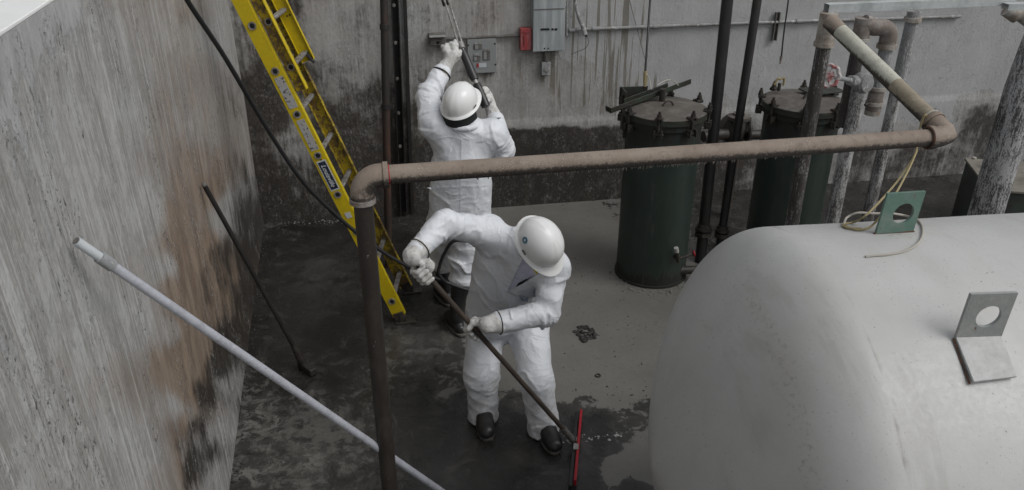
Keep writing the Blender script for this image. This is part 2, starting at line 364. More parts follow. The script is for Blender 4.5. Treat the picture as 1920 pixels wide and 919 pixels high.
def dirty_yellow():
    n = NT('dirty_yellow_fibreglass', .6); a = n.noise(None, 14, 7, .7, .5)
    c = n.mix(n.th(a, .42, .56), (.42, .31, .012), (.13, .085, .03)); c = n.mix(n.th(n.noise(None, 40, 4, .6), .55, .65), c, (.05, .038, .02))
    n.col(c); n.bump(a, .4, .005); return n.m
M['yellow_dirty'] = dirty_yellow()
M['alu'] = m_grimy('worn_aluminium', (.42, .41, .40), (.20, .18, .16), .45, sc=25, metal=.35, amount=.52)
M['hole'] = m_plain('dark_hollow', (.01, .01, .01), .9, bump=0)
M['sticker'] = m_grimy('worn_white_sticker', (.46, .46, .45), (.05, .05, .05), .6, sc=55, amount=.58, low=.03, bump=.1)
M['navy'] = m_grimy('navy_label', (.012, .02, .045), (.04, .05, .08), .5, sc=40, amount=.6)
M['label_white'] = m_plain('label_white', (.50, .53, .55), .6)
def two_tone_pipe(name, top, top2, under, speck):
    """pipe whose upper side is tinted pale by dust (mesh attribute 'dust'); dark brown tint on the underside"""
    n = NT(name, .75); d = n.attr('upfacing'); f = n.noise(None, 60, 5, .7); g = n.noise(None, 5, 5, .6)
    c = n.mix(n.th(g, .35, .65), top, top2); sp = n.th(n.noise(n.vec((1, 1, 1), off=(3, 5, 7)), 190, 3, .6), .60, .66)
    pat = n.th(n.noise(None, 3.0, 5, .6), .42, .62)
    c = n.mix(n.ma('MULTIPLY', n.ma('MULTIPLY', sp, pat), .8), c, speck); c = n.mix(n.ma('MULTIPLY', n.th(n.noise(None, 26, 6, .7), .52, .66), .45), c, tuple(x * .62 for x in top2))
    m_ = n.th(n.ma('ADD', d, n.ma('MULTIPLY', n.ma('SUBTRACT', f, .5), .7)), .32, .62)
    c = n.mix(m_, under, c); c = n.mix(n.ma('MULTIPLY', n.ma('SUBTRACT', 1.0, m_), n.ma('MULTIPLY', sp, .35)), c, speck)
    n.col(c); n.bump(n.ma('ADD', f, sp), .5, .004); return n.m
def splash_pipe(name, dark, dark2, pale, lo, hi, fine=170, run=46, low=0):
    """bare pipe crusted with dried whitewash: vertical runs broken up into flecks"""
    n = NT(name, .75); S = lambda f, k: n.ma('MULTIPLY', n.ma('SUBTRACT', f, .5), k)
    a = n.noise(n.vec((1, 1, .10)), run, 6, .75, .3); b = n.noise(n.vec((1, 1, .40), off=(3, 1, 4)), fine, 4, .75); c_ = n.noise(n.vec((1, 1, .5)), 5, 5, .7)
    f = n.ma('ADD', n.ma('ADD', a, S(b, 1.1)), S(c_, .9))
    if low: f = n.ma('ADD', f, n.ma('MULTIPLY', n.th(n.sep(2), 1.7, .7), low))
    m_ = n.th(f, lo, hi)
    c = n.mix(n.th(c_, .4, .6), dark, dark2); c = n.mix(n.ma('MULTIPLY', n.th(a, .5, .7), .5), c, tuple(x * .55 for x in pale))
    c = n.mix(m_, c, n.mix(b, tuple(x * .75 for x in pale), tuple(x * 1.15 for x in pale)))
    n.col(c); n.bump(n.ma('ADD', m_, b), .7, .004); return n.m
M['pipe_tan'] = two_tone_pipe('pipe_pale_top', (.275, .228, .185), (.215, .170, .135), (.045, .037, .031), (.48, .45, .41))
M['pipe_olive'] = two_tone_pipe('pipe_pale_top_olive', (.33, .295, .225), (.26, .225, .165), (.05, .042, .034), (.50, .48, .43))
M['pipe_cream'] = two_tone_pipe('pipe_cream_paint', (.50, .50, .43), (.42, .41, .34), (.06, .052, .042), (.20, .17, .13))
M['pipe_cream_old'] = m_grimy('pipe_cream_paint', (.50, .50, .43), (.40, .37, .30), .6, sc=10, amount=.6, speck=(.14, .11, .08), specksc=110, spth=.70, bump=.35)
M['pipe_brown'] = m_grimy('pipe_dark_brown', (.022, .018, .015), (.045, .036, .029), .55, sc=8, amount=.55, speck=(.36, .35, .33), specksc=90, spth=.735, stretch=(1, 1, .5), bump=.4)
M['pipe_black'] = m_grimy('pipe_black_paint', (.013, .012, .012), (.028, .025, .022), .55, sc=6, amount=.58, speck=(.2, .2, .19), specksc=60, spth=.76, bump=.3)
M['pipe_rust'] = m_grimy('pipe_rusted', (.022, .018, .016), (.13, .045, .02), .65, sc=2.2, amount=.55, stretch=(1, 1, .4), bump=.4)
M['pipe_splash'] = splash_pipe('pipe_whitewash_splashed', (.09, .082, .076), (.15, .14, .13), (.47, .47, .465), 0.45, 0.6, 170, 46)
M['pipe_half'] = splash_pipe('pipe_half_splashed', (.040, .035, .032), (.07, .062, .056), (.36, .355, .345), 0.58, 0.7, 170, 46)
M['pipe_grey'] = splash_pipe('pipe_grey_galvanised', (.30, .31, .315), (.22, .22, .218), (.50, .50, .50), 0.52, 0.66, 120, 40)
M['thick_splash'] = splash_pipe('column_splashed', (.07, .067, .064), (.13, .125, .12), (.50, .50, .50), 0.43, 0.58, 150, 60, .10)
M['fit_white'] = m_grimy('old_white_fitting', (.50, .48, .44), (.30, .25, .20), .6, sc=14, amount=.5, bump=.4)
M['fit_brown'] = m_grimy('dusty_fitting', (.20, .165, .14), (.34, .32, .30), .65, sc=16, amount=.56, bump=.4)
M['galv'] = m_grimy('galvanised_channel', (.56, .59, .59), (.38, .41, .41), .5, sc=7, amount=.58, stretch=(1, 1, 1), metal=.05, bump=.2)
M['galv_box'] = m_grimy('streaked_galvanised_sheet', (.33, .365, .375), (.50, .525, .53), .5, sc=16, amount=.52, stretch=(1, 1, .07), metal=.0, bump=.25)
M['panel_grey'] = m_plain('grey_enamel', (.25, .262, .265), .5, var=.08, sc=7)
M['dull_grey'] = m_grimy('dull_conduit', (.17, .165, .155), (.10, .09, .08), .7, sc=12, amount=.5)
M['pale_conduit'] = m_grimy('painted_conduit', (.30, .305, .30), (.20, .195, .185), .6, sc=10, amount=.55, speck=(.42, .42, .42), specksc=30, spth=.6)
M['box_red'] = m_grimy('faded_red_enamel', (.36, .055, .06), (.42, .16, .16), .5, sc=14, amount=.55, stretch=(1, 1, .4))
M['red'] = m_plain('red_paint', (.36, .012, .022), .45, var=.12)
M['wheel'] = m_grimy('red_white_handwheel', (.60, .56, .55), (.44, .15, .15), .5, sc=16, amount=.55, low=.03)
def vessel_material():
    n = NT('green_enamel', .45); S = lambda f, k: n.ma('MULTIPLY', n.ma('SUBTRACT', f, .5), k)
    a = n.noise(n.vec((1, 1, .3)), 6, 8, .72, .3); b = n.noise(n.vec((1, 1, .12), off=(5, 2, 0)), 18, 6, .7); f = n.noise(None, 70, 5, .7); z = n.sep(2)
    c = n.mix(n.th(a, .35, .65), (.020, .032, .026), (.032, .046, .038))
    lo = n.ma('ADD', n.th(z, .22, .0), n.th(z, 1.0, 1.38)); g = n.th(n.ma('ADD', n.ma('ADD', S(a, 1.3), S(b, 1.1)), n.ma('MULTIPLY', lo, .55)), .12, .42)
    c = n.mix(n.ma('MULTIPLY', g, .85), c, (.017, .0155, .013)); c = n.mix(n.ma('MULTIPLY', n.th(b, .58, .68), .22), c, (.13, .125, .11))
    c = n.mix(n.ma('MULTIPLY', n.th(f, .64, .70), .4), c, (.14, .13, .11)); n.col(c); n.rough(n.mix(g, .42, .7)); n.bump(n.ma('ADD', f, a), .3, .004); return n.m
M['green'] = vessel_material()
M['green_dark'] = m_grimy('green_enamel_grimy', (.034, .050, .036), (.030, .028, .022), .5, sc=12, amount=.48, bump=.4)
M['lid'] = m_grimy('rusty_lid', (.105, .092, .080), (.17, .16, .142), .65, sc=9, amount=.55, speck=(.22, .22, .18), specksc=22, spth=.72, bump=.4)
M['iron'] = m_grimy('oily_iron', (.025, .022, .019), (.055, .045, .036), .5, sc=24, amount=.52, bump=.5)
M['lug_green'] = m_grimy('lug_green_paint', (.12, .215, .175), (.20, .25, .225), .5, sc=14, amount=.58, speck=(.14, .075, .045), specksc=32, spth=.68)
M['lug_grey'] = m_grimy('lug_grey_paint', (.33, .355, .34), (.39, .40, .385), .5, sc=11, amount=.55, speck=(.14, .085, .06), specksc=30, spth=.71)
M['lug_pale'] = m_grimy('lug_pale_paint', (.55, .56, .55), (.46, .465, .45), .5, sc=11, amount=.55)
M['rust'] = m_grimy('rust', (.14, .06, .03), (.07, .04, .03), .8, sc=22)
M['cord_yellow'] = m_plain('yellow_cord', (.30, .25, .13), .7)
M['cord_white'] = m_plain('dirty_white_cord', (.38, .36, .32), .8)
M['cable'] = m_plain('black_cable', (.015, .015, .016), .5)
M['pvc'] = m_grimy('painted_white_pole', (.50, .52, .57), (.42, .43, .47), .45, sc=14, amount=.56, speck=(.10, .09, .08), specksc=55, spth=.73, bump=.3)
M['wood'] = m_grimy('stained_wood_pole', (.085, .062, .047), (.05, .038, .03), .6, sc=9, amount=.5, stretch=(1, 1, 1))
M['debris'] = m_plain('black_residue', (.03, .028, .026), .5, var=.5, sc=40, bump=.5)
M['chip'] = m_plain('pale_chip', (.36, .36, .34), .8, var=.3, sc=30)
M['blue'] = m_grimy('blue_mark', (.02, .10, .20), (.05, .22, .30), .5, sc=60, amount=.5)
M['blue_faint'] = m_grimy('faint_blue_print', (.22, .30, .46), (.60, .63, .68), .6, sc=75, amount=.5, low=.05)
M['drip'] = m_plain('grey_drip', (.20, .185, .165), .7)
M['dull_chip'] = m_plain('dull_chip', (.16, .155, .145), .85, var=.5, sc=60)
M['yellow_tag'] = m_plain('yellow_shirt', (.55, .45, .03), .7)
M['lilac'] = m_plain('lilac_cloth', (.52, .52, .64), .8)  # lilac lightened after the patch came out navy
M['cab_green'] = m_grimy('faded_green_cabinet', (.055, .075, .062), (.04, .042, .038), .6, sc=5, amount=.5)
M['cab_top'] = m_grimy('beige_cabinet_lid', (.24, .225, .19), (.13, .12, .10), .7, sc=6, amount=.56)
M['screen_red'] = m_plain('red_print', (.35, .03, .03), .6, bump=0)
M['concrete'] = m_plain('saddle_concrete', (.18, .175, .165), .8, sc=12, bump=.3)

# ---------------------------------------------------------------- setting
def idw(px, py, pts, pw=3.0):
    num = np.zeros_like(px); den = np.zeros_like(px)
    for x, y, v in pts:
        ww = 1 / (((px - x) ** 2 + (py - y) ** 2) + 150.0) ** (pw / 2); num += ww * v; den += ww
    return num / den
def blobs(px, py, L):
    r = np.zeros_like(px)
    for x, y, rx, ry, a in L: r = np.maximum(r, a * np.exp(-(((px - x) / rx) ** 2 + ((py - y) / ry) ** 2)))
    return r
def grid_mesh(P):                                           # P : (n, m, 3)
    n, m = P.shape[:2]; idx = np.arange(n * m).reshape(n, m)
    f = np.stack([idx[:-1, :-1], idx[1:, :-1], idx[1:, 1:], idx[:-1, 1:]], -1).reshape(-1, 4)
    return P.reshape(-1, 3), f
WH = 2.824
def slab(name, P, back, mat, label, fields):
    """a wall: a fine front sheet P (n, m, 3), closed into a solid slab whose back lies at +back"""
    n, m = P.shape[:2]; vs, fs = grid_mesh(P)
    cs = [P[0, 0], P[-1, 0], P[-1, -1], P[0, -1]]; b = V3(back); k = len(vs)
    allv = np.concatenate([vs, np.array([c for c in cs] + [c + b for c in cs])])
    F = [tuple(q) for q in fs] + [(k + 4, k + 5, k + 6, k + 7)] + [(k + i, k + (i + 1) % 4, k + 4 + (i + 1) % 4, k + 4 + i) for i in range(4)]
    at = {}
    px, py = proj(vs)
    for q, fn in fields.items(): at[q] = np.concatenate([fn(px, py, vs), np.zeros(8)])
    o = finish(name, allv, F, mat, attrs=at, sharp=50); tag(o, label, 'wall'); return o

ys = np.linspace(-1.5, 7.3, 221); zs = np.linspace(0, WH, 95)
YY, ZZ = np.meshgrid(ys, zs, indexing='ij')
bulge = (fbm(np.stack([YY * 1.4, ZZ * .8, 0 * YY], -1), 3) - .5) * .03
PL = np.stack([np.full_like(YY, WALL_X) + bulge * sstep(0, .3, ZZ) * sstep(WH, WH - .3, ZZ), YY, ZZ], -1)
L_grime = [(0, 100, 0), (150, 60, 0), (300, 40, .05), (380, 40, .18), (430, 60, .30), (450, 200, .52), (400, 250, .10), (340, 250, .02), (200, 300, 0), (0, 400, 0), (420, 330, .42), (470, 330, .60), (478, 400, .75),
           (455, 470, .80), (385, 420, .15), (330, 450, 0), (430, 480, .62), (410, 560, .50), (455, 560, .85), (380, 640, .42), (345, 600, .0), (355, 680, .05), (430, 640, 1.0), (405, 690, .9), (385, 740, .85), (372, 800, .8), (365, 880, .8), (385, 850, .8), (340, 760, .1),
           (425, 720, .45), (412, 800, .30), (410, 890, .38), (320, 780, .12), (320, 880, .12), (250, 800, 0), (250, 600, 0), (100, 700, 0), (0, 900, 0), (200, 910, .05)]
L_tan = [(60, 100, 0), (200, 200, .12), (300, 60, .45), (350, 20, .55), (375, 130, .55), (330, 200, .55), (395, 30, .45), (385, 240, .5), (370, 300, .62), (385, 360, .75), (340, 400, .70), (350, 470, .95), (390, 520, 1.05), (335, 540, .75), (370, 600, 1.2), (400, 620, 1.2), (360, 680, 1.15), (350, 740, .85), (345, 800, .7), (340, 880, .6), (320, 620, .45), (310, 500, .35), (270, 400, .15),
         (250, 600, .15), (150, 600, .2), (100, 400, .12), (330, 760, .3), (250, 850, .22), (100, 850, .18), (430, 60, 0), (440, 400, .1), (440, 700, 0), (400, 850, 0), (0, 700, 0)]
L_paint = [(20, 100, .75), (60, 30, .8), (100, 80, .55), (60, 200, .5), (20, 350, .5), (130, 150, .25), (200, 100, .2), (255, 60, .45), (270, 160, .5), (300, 60, .1), (355, 60, .55), (365, 200, .62), (360, 110, .6), (310, 260, .35), (200, 300, .15), (150, 350, .2), (270, 280, .5), (290, 330, .45), (50, 450, .45), (85, 600, .45), (30, 650, .35),
           (180, 550, .45), (220, 690, .3), (350, 420, .0), (250, 450, .1), (150, 700, .05), (300, 800, .05), (350, 720, .35), (345, 860, .2), (425, 60, .15), (415, 800, .3), (400, 500, -.1), (100, 880, .05), (0, 880, .25)]
slab('concrete_wall', PL, (-.42, 0, 0), M['wall_l'], 'long left side wall of the pit, grey with pale vertical runs and a rust-tan stain',
     {'grime': lambda x, y, v: idw(x, y, L_grime), 'tan': lambda x, y, v: idw(x, y, L_tan), 'paint': lambda x, y, v: idw(x, y, L_paint), 'drip': lambda x, y, v: 0 * x})
# pale coping strip on top of that wall (a part of it)
lw = D.objects['concrete_wall']
part(MB().box((WALL_X - .212, 2.9, WH + .006), (.424, 8.8, .012)), 'coping', M['coping'], lw, bevel=.003)

us = np.linspace(-.86, 11, 265)
UU, ZZ = np.meshgrid(us, zs, indexing='ij')
bul = (fbm(np.stack([UU * 1.2, ZZ * .9, 0 * UU], -1), 9) - .5) * .02
step = -.012 * sstep(.86, .84, ZZ - .0)                      # the lower lift of the wall stands slightly proud
off = (bul + step)
PB = np.stack([UU + BWN[0] * off, BW0 + BWS * UU + BWN[1] * off, ZZ], -1)
B_grime = [(450, 50, .55), (480, 200, .95), (500, 380, 1.0), (540, 60, .72), (560, 150, .60), (600, 60, .42), (650, 100, .46), (640, 160, .50), (600, 230, .8), (560, 260, .55), (650, 220, .75), (690, 60, .5), (640, 300, .9), (580, 380, .75), (700, 300, .85), (705, 180, .75), (755, 60, .32), (770, 130, .42), (780, 230, .75), (760, 300, .95), (770, 380, 1.0),
           (820, 30, .46), (800, 120, .52), (900, 40, .46), (960, 60, .15), (980, 150, .22), (950, 215, .30), (1060, 200, .2), (1000, 228, .25), (1100, 225, .25), (960, 260, .86), (1000, 265, .92), (1050, 255, .8), (1120, 262, .62), (1160, 240, .35), (950, 350, .85), (1030, 345, .80), (1100, 330, .85), (1145, 350, .45), (1000, 372, .85), (1150, 290, .7),
           (1060, 60, .02), (1150, 60, -.1), (1150, 150, 0), (1260, 60, -.2), (1260, 130, -.05), (1400, 60, -.25), (1390, 170, .15), (1340, 180, .15), (1330, 100, -.1), (1380, 280, .75), (1400, 340, .55), (1480, 60, -.2), (1490, 120, -.1), (1590, 120, -.1), (1600, 200, .1), (1680, 100, -.15), (1780, 100, -.2), (1780, 160, 0), (1760, 220, .45), (1840, 230, .75), (1700, 300, .68), (1620, 300, .65), (1620, 340, .6), (1760, 320, .65), (1870, 120, 0), (1900, 60, -.05)]
B_tan = [(500, 100, 0), (650, 100, 0), (760, 60, 0), (820, 30, .30), (830, 150, .34), (900, 40, .40), (960, 100, .30), (980, 180, .38), (930, 230, .4), (1050, 180, .30), (1100, 210, .3), (1150, 190, .12), (1060, 60, .2), (1200, 60, 0), (1280, 110, .05), (1000, 270, .22), (1360, 180, .12), (1500, 100, 0), (1700, 100, 0), (1830, 220, .15), (700, 300, 0), (1000, 350, 0), (500, 350, 0)]
B_paint = [(480, 100, -.2), (600, 80, .25), (650, 130, .28), (560, 30, .2), (755, 50, .60), (765, 130, .45), (790, 200, .0), (700, 200, -.1), (560, 250, .12), (850, 100, .0), (900, 30, .05), (980, 30, .25), (960, 160, .1), (1040, 30, .35), (1080, 60, .6), (1090, 140, .35), (1130, 60, 1.0), (1160, 120, .9), (1100, 200, .15), (1180, 170, .55), (1250, 60, 1.3), (1270, 120, 1.2), (1290, 170, .8), (1380, 60, 1.3), (1390, 150, .9), (1380, 210, .4), (1500, 60, 1.3), (1600, 100, 1.3), (1620, 200, 1.0), (1700, 80, 1.4), (1750, 150, 1.3), (1800, 60, 1.3), (1830, 130, 1.1), (1880, 60, 1.2),
           (1720, 200, .8), (1830, 200, .3), (1700, 270, .25), (1600, 280, .35), (1780, 320, .15), (1010, 260, -.2), (1000, 350, .0), (1140, 330, .45), (560, 350, .1), (650, 350, .1), (1400, 300, .3), (1400, 345, .45)]
B_drip = [(900, 50, .1), (1010, 60, .25), (1060, 60, .8), (1130, 60, 1.0), (1190, 60, .8), (1180, 140, .6), (1080, 150, .9), (1060, 120, .8), (1230, 80, .15), (1300, 80, 0), (1600, 100, 0), (1850, 120, .2), (1800, 170, .2), (1100, 230, .3), (1000, 180, .3), (700, 150, .0), (1100, 300, 0)]
slab('concrete_wall', PB, (BWN * .4), M['wall_b'], 'rear wall of the pit behind the green vessels, black and mottled at left, pale with drips at right',
     {'grime': lambda x, y, v: idw(x, y, B_grime, 3.2) + sstep(900, 960, x) * (sstep(.80, .765, v[:, 2]) * .34 * sstep(1500, 1250, x) - sstep(.765, .80, v[:, 2]) * .18 * sstep(1.5, 1.0, v[:, 2])), 'tan': lambda x, y, v: idw(x, y, B_tan), 'paint': lambda x, y, v: idw(x, y, B_paint, 3.2), 'drip': lambda x, y, v: idw(x, y, B_drip)})

xs = np.concatenate([[-200, -40, -8, -2], np.arange(-1.3, 6.5, .05), [7, 8, 10, 14, 40, 200]])
yf = np.concatenate([[-200, -40, -8, -2], np.arange(-1.0, 7.4, .05), [8, 12, 40, 200]])
XX, YF = np.meshgrid(xs, yf, indexing='ij')
inside = sstep(6.4, 5, np.abs(XX)) 
PF = np.stack([XX, YF, (fbm(np.stack([XX * 1.1, YF * 1.1, 0 * XX], -1), 21) - .5) * .012 * inside], -1)
fv, ff = grid_mesh(PF)
vis = (fv[:, 1] > 1.0) & (fv[:, 1] < 8) & (np.abs(fv[:, 0]) < 7)
px = np.full(len(fv), -9999.0); py = np.full(len(fv), -9999.0)
a, b_ = proj(fv[vis]); px[vis] = a; py[vis] = b_
F_silt = [(500, 450, .05), (600, 480, .05), (600, 560, .05), (520, 600, 0), (640, 640, .05), (500, 700, .1), (740, 450, .1), (780, 560, .1), (800, 620, .15), (740, 640, .3), (830, 660, .42), (840, 720, .50), (780, 700, .2), (930, 620, 1), (950, 700, .9), (960, 750, .45), (880, 740, .35), (1060, 450, .9), (980, 395, .9), (1060, 400, .62), (1000, 430, 1), (1100, 420, .9), (1120, 500, 1), (1140, 380, .55), (1090, 560, 1.1), (1180, 600, 1.1), (1080, 660, 1.1), (1150, 680, 1.1), (1200, 720, .9), (1130, 730, .9),
          (1060, 735, .8), (1050, 770, .3), (1100, 750, .48), (1100, 790, .22), (1160, 760, .55), (1180, 790, .45), (1200, 770, .40), (1120, 810, .05), (1160, 830, .4), (1195, 850, .85), (1100, 850, .0), (1150, 885, .95), (1200, 880, .9), (1190, 912, .1), (1110, 900, 0), (1040, 880, 0), (980, 850, 0), (950, 800, 0), (860, 830, 0), (900, 900, 0), (800, 880, .05), (780, 790, .15),
          (700, 760, .2), (640, 730, .25), (560, 760, .35), (500, 790, .50), (620, 800, .4), (470, 860, .45), (560, 870, .45), (650, 880, .4), (740, 900, .3), (1400, 380, .2), (1450, 370, .15), (1700, 350, .2), (1760, 380, .1)]
F_wear = [(600, 500, .15), (600, 600, 0), (520, 470, .25), (640, 650, .1), (560, 700, .35), (700, 700, .45), (760, 660, .4), (500, 790, .62), (560, 770, .60), (640, 820, .55), (480, 880, .5), (600, 890, .5), (820, 850, .15), (920, 860, .1), (900, 700, .35), (1000, 400, .25), (1100, 500, .1), (1150, 700, .2), (1180, 560, .35), (1250, 560, .5), (1120, 840, .2), (1000, 870, .1), (1700, 370, .2), (540, 425, .5), (640, 415, .4), (1400, 400, .15)]
F_pale = [(600, 520, 60, 45, .38), (760, 640, 40, 40, .4), (640, 540, 50, 30, .3), (980, 860, 30, 20, .25), (1080, 870, 30, 25, .35), (700, 800, 60, 40, .2), (830, 650, 50, 60, .4), (560, 860, 90, 50, .22)]
zz = np.zeros(len(fv))
def fld(fn, pts):
    r = zz.copy(); r[vis] = fn(px[vis], py[vis], pts); return r
ground = finish('floor', fv, ff, M['floor'], attrs={'silt': fld(lambda x, y, p: idw(x, y, p, 3.4), F_silt), 'wear': fld(idw, F_wear), 'pale': fld(blobs, F_pale)})
tag(ground, 'wet cement floor of the pit with patches of grey slurry', kind='structure')

# ---------------------------------------------------------------- surface-net modelling of soft forms
def surface_nets(val, org, h):
    s = val < 0; nx, ny, nz = val.shape
    acc = np.zeros((nx - 1, ny - 1, nz - 1, 3)); cnt = np.zeros((nx - 1, ny - 1, nz - 1))
    I = np.stack(np.meshgrid(np.arange(nx - 1), np.arange(ny - 1), np.arange(nz - 1), indexing='ij'), -1)
    for ax in range(3):
        for o1 in (0, 1):
            for o2 in (0, 1):
                sl0 = [None] * 3; sl1 = [None] * 3; oth = [k for k in range(3) if k != ax]; off = np.zeros(3)
                for k, o_ in zip(oth, (o1, o2)):
                    n_ = val.shape[k]; sl0[k] = sl1[k] = slice(o_, n_ - 1 + o_); off[k] = o_
                n_ = val.shape[ax]; sl0[ax] = slice(0, n_ - 1); sl1[ax] = slice(1, n_)
                a = val[tuple(sl0)]; b = val[tuple(sl1)]; m = (a < 0) != (b < 0)
                t = np.zeros_like(a); t[m] = a[m] / (a[m] - b[m])
                for k in range(3): acc[..., k][m] += (t[m] if k == ax else off[k])
                cnt[m] += 1
    m = cnt > 0; idx = -np.ones(m.shape, int); idx[m] = np.arange(m.sum())
    verts = org + (I[m] + acc[m] / cnt[m][:, None]) * h
    faces = []
    for ax in range(3):
        u, v = [k for k in range(3) if k != ax]
        lo = [slice(1, -1)] * 3; lo[ax] = slice(0, -1); hi = [slice(1, -1)] * 3; hi[ax] = slice(1, None)
        e = s[tuple(lo)] != s[tuple(hi)]
        ii = np.argwhere(e) + np.array([0 if k == ax else 1 for k in range(3)])
        def g(du, dv):
            q = ii.copy(); q[:, u] -= du; q[:, v] -= dv; return idx[q[:, 0], q[:, 1], q[:, 2]]
        faces.append(np.stack([g(0, 0), g(1, 0), g(1, 1), g(0, 1)], -1))
    F = np.concatenate(faces); F = F[(F >= 0).all(1)]
    return verts, F
def pd(P, pr):
    """pr = (a, b, ra, rb[, flat_dir, flat_k]) distance to a tapered capsule"""
    a, b = V3(pr[0]), V3(pr[1]); d = b - a; L = d @ d
    q = P - a; t = np.clip((q @ d) / max(L, 1e-9), 0, 1); q = q - t[..., None] * d
    if len(pr) > 4 and pr[4] is not None:
        n = nrm(pr[4]); q = q + (q @ n)[..., None] * n * (pr[5] - 1)
    return np.sqrt((q * q).sum(-1)) - (pr[2] + (pr[3] - pr[2]) * t), t
def soft(prims, h, k=.03, pad=.04, cuts=()):
    pts = np.array([V3(p[i]) for p in prims for i in (0, 1)]); rr = max(max(p[2], p[3]) for p in prims)
    lo = pts.min(0) - rr - pad; hi = pts.max(0) + rr + pad
    n = np.ceil((hi - lo) / h).astype(int) + 1
    G = np.stack(np.meshgrid(*[lo[i] + np.arange(n[i]) * h for i in range(3)], indexing='ij'), -1)
    val = None
    for p in prims:
        kk = p[6] if len(p) > 6 else k
        d, _ = pd(G, p)
        if val is None: val = d
        else:
            hh = np.clip(.5 + .5 * (val - d) / kk, 0, 1); val = val * (1 - hh) + d * hh - kk * hh * (1 - hh)
    for (c, nn) in cuts: val = np.maximum(val, (G - V3(c)) @ nrm(nn))
    return surface_nets(val, lo, h)
def vnormals(v, f):
    n = np.zeros_like(v); a = v[f[:, 2]] - v[f[:, 0]]; b = v[f[:, 3]] - v[f[:, 1]]; fn = np.cross(a, b)
    return n, fn
def orient(v, f):
    """consistent outward faces by centroid-free test: use signed gradient from neighbouring face pairs (bmesh)"""
    me = D.meshes.new('tmp'); me.from_pydata(v.tolist(), [], f.tolist()); bm = bmesh.new(); bm.from_mesh(me)
    bmesh.ops.recalc_face_normals(bm, faces=bm.faces)
    bmesh.ops.smooth_vert(bm, verts=bm.verts, factor=.5, use_axis_x=True, use_axis_y=True, use_axis_z=True)
    bmesh.ops.smooth_vert(bm, verts=bm.verts, factor=.5, use_axis_x=True, use_axis_y=True, use_axis_z=True)
    bm.normal_update(); V = np.array([x.co[:] for x in bm.verts]); N = np.array([x.normal[:] for x in bm.verts])
    F = [tuple(x.index for x in q.verts) for q in bm.faces]; bm.free(); D.meshes.remove(me); return V, N, F
def cloth(name, prims, parent, mat, h=.008, k=.03, cuts=(), bends=(), seed=0, amp=.011, soil=None):
    v, f = soft(prims, h, k, cuts=cuts); V, N, F = orient(v, f)
    best = np.full(len(V), 9.0); S = np.zeros(len(V)); A = np.zeros((len(V), 3)); T = np.zeros((len(V), 3))
    for i, p in enumerate(prims):
        if len(p) > 7 and p[7] == 'x': continue
        d, t = pd(V, p); m = d < best; best[m] = d[m]; a, b = V3(p[0]), V3(p[1]); u = nrm(b - a)
        S[m] = (t[m] * np.linalg.norm(b - a)) + i * 3.1; T[m] = u
    # folds: sharp cross creases gathered at the joints, long soft drape folds between them, a few diagonal pulls
    along = (V * T).sum(1); across = V - along[:, None] * T
    w = fbm(V * 4.0, seed + 5, 2); w2 = fbm(V * 3.0 + 7.7, seed + 6, 2)
    def rid(n_, p_): return (1 - np.abs(2 * n_ - 1)) ** p_
    r1 = rid(vnoise(across * 2.6 + (T * (along * 10.5 + w * 6.5)[:, None]), seed), 4.5)
    r2 = rid(vnoise(across * 4.5 + (T * (along * 18 + w2 * 8)[:, None]), seed + 3), 4)
    r3 = rid(vnoise(across * 6 + (T * (along * 1.6)[:, None]) + w[:, None] * 2.0, seed + 8), 3.0)
    sl = V[:, 2] * 6 + (V[:, 0] - V[:, 1]) * 4.6
    r4 = rid(vnoise(np.stack([sl, V[:, 0] * 3, V[:, 1] * 3], -1) + w2[:, None] * 2.5, seed + 11), 5)
    g = np.full(len(V), .12)
    for c, rad, s_ in bends: g = np.maximum(g, s_ * np.exp(-(((V - V3(c)) ** 2).sum(1)) / rad ** 2))
    disp = amp * (g * (r1 * 1.45 + r2 * .40 - .45) + (1 - .6 * np.clip(g, 0, 1)) * (.50 * r3 + .34 * r4 - .2))
    disp += .010 * (fbm(V * 3.1, seed + 20, 2) - .5)
    V = V + N * disp[:, None]
    at = {'soil': soil(V) if soil else np.full(len(V), .12)}
    o = finish(name, V, F, mat, parent, sharp=180, attrs=at); return o
def softpart(name, prims, parent, mat, h=.004, k=.008, cuts=(), jitter=0, seed=0):
    v, f = soft(prims, h, k, cuts=cuts); V, N, F = orient(v, f)
    if jitter: V = V + N * ((fbm(V * 45, seed, 2) - .5) * jitter)[:, None]
    return finish(name, V, F, mat, parent, sharp=180, attrs={'soil': np.full(len(V), .3)})

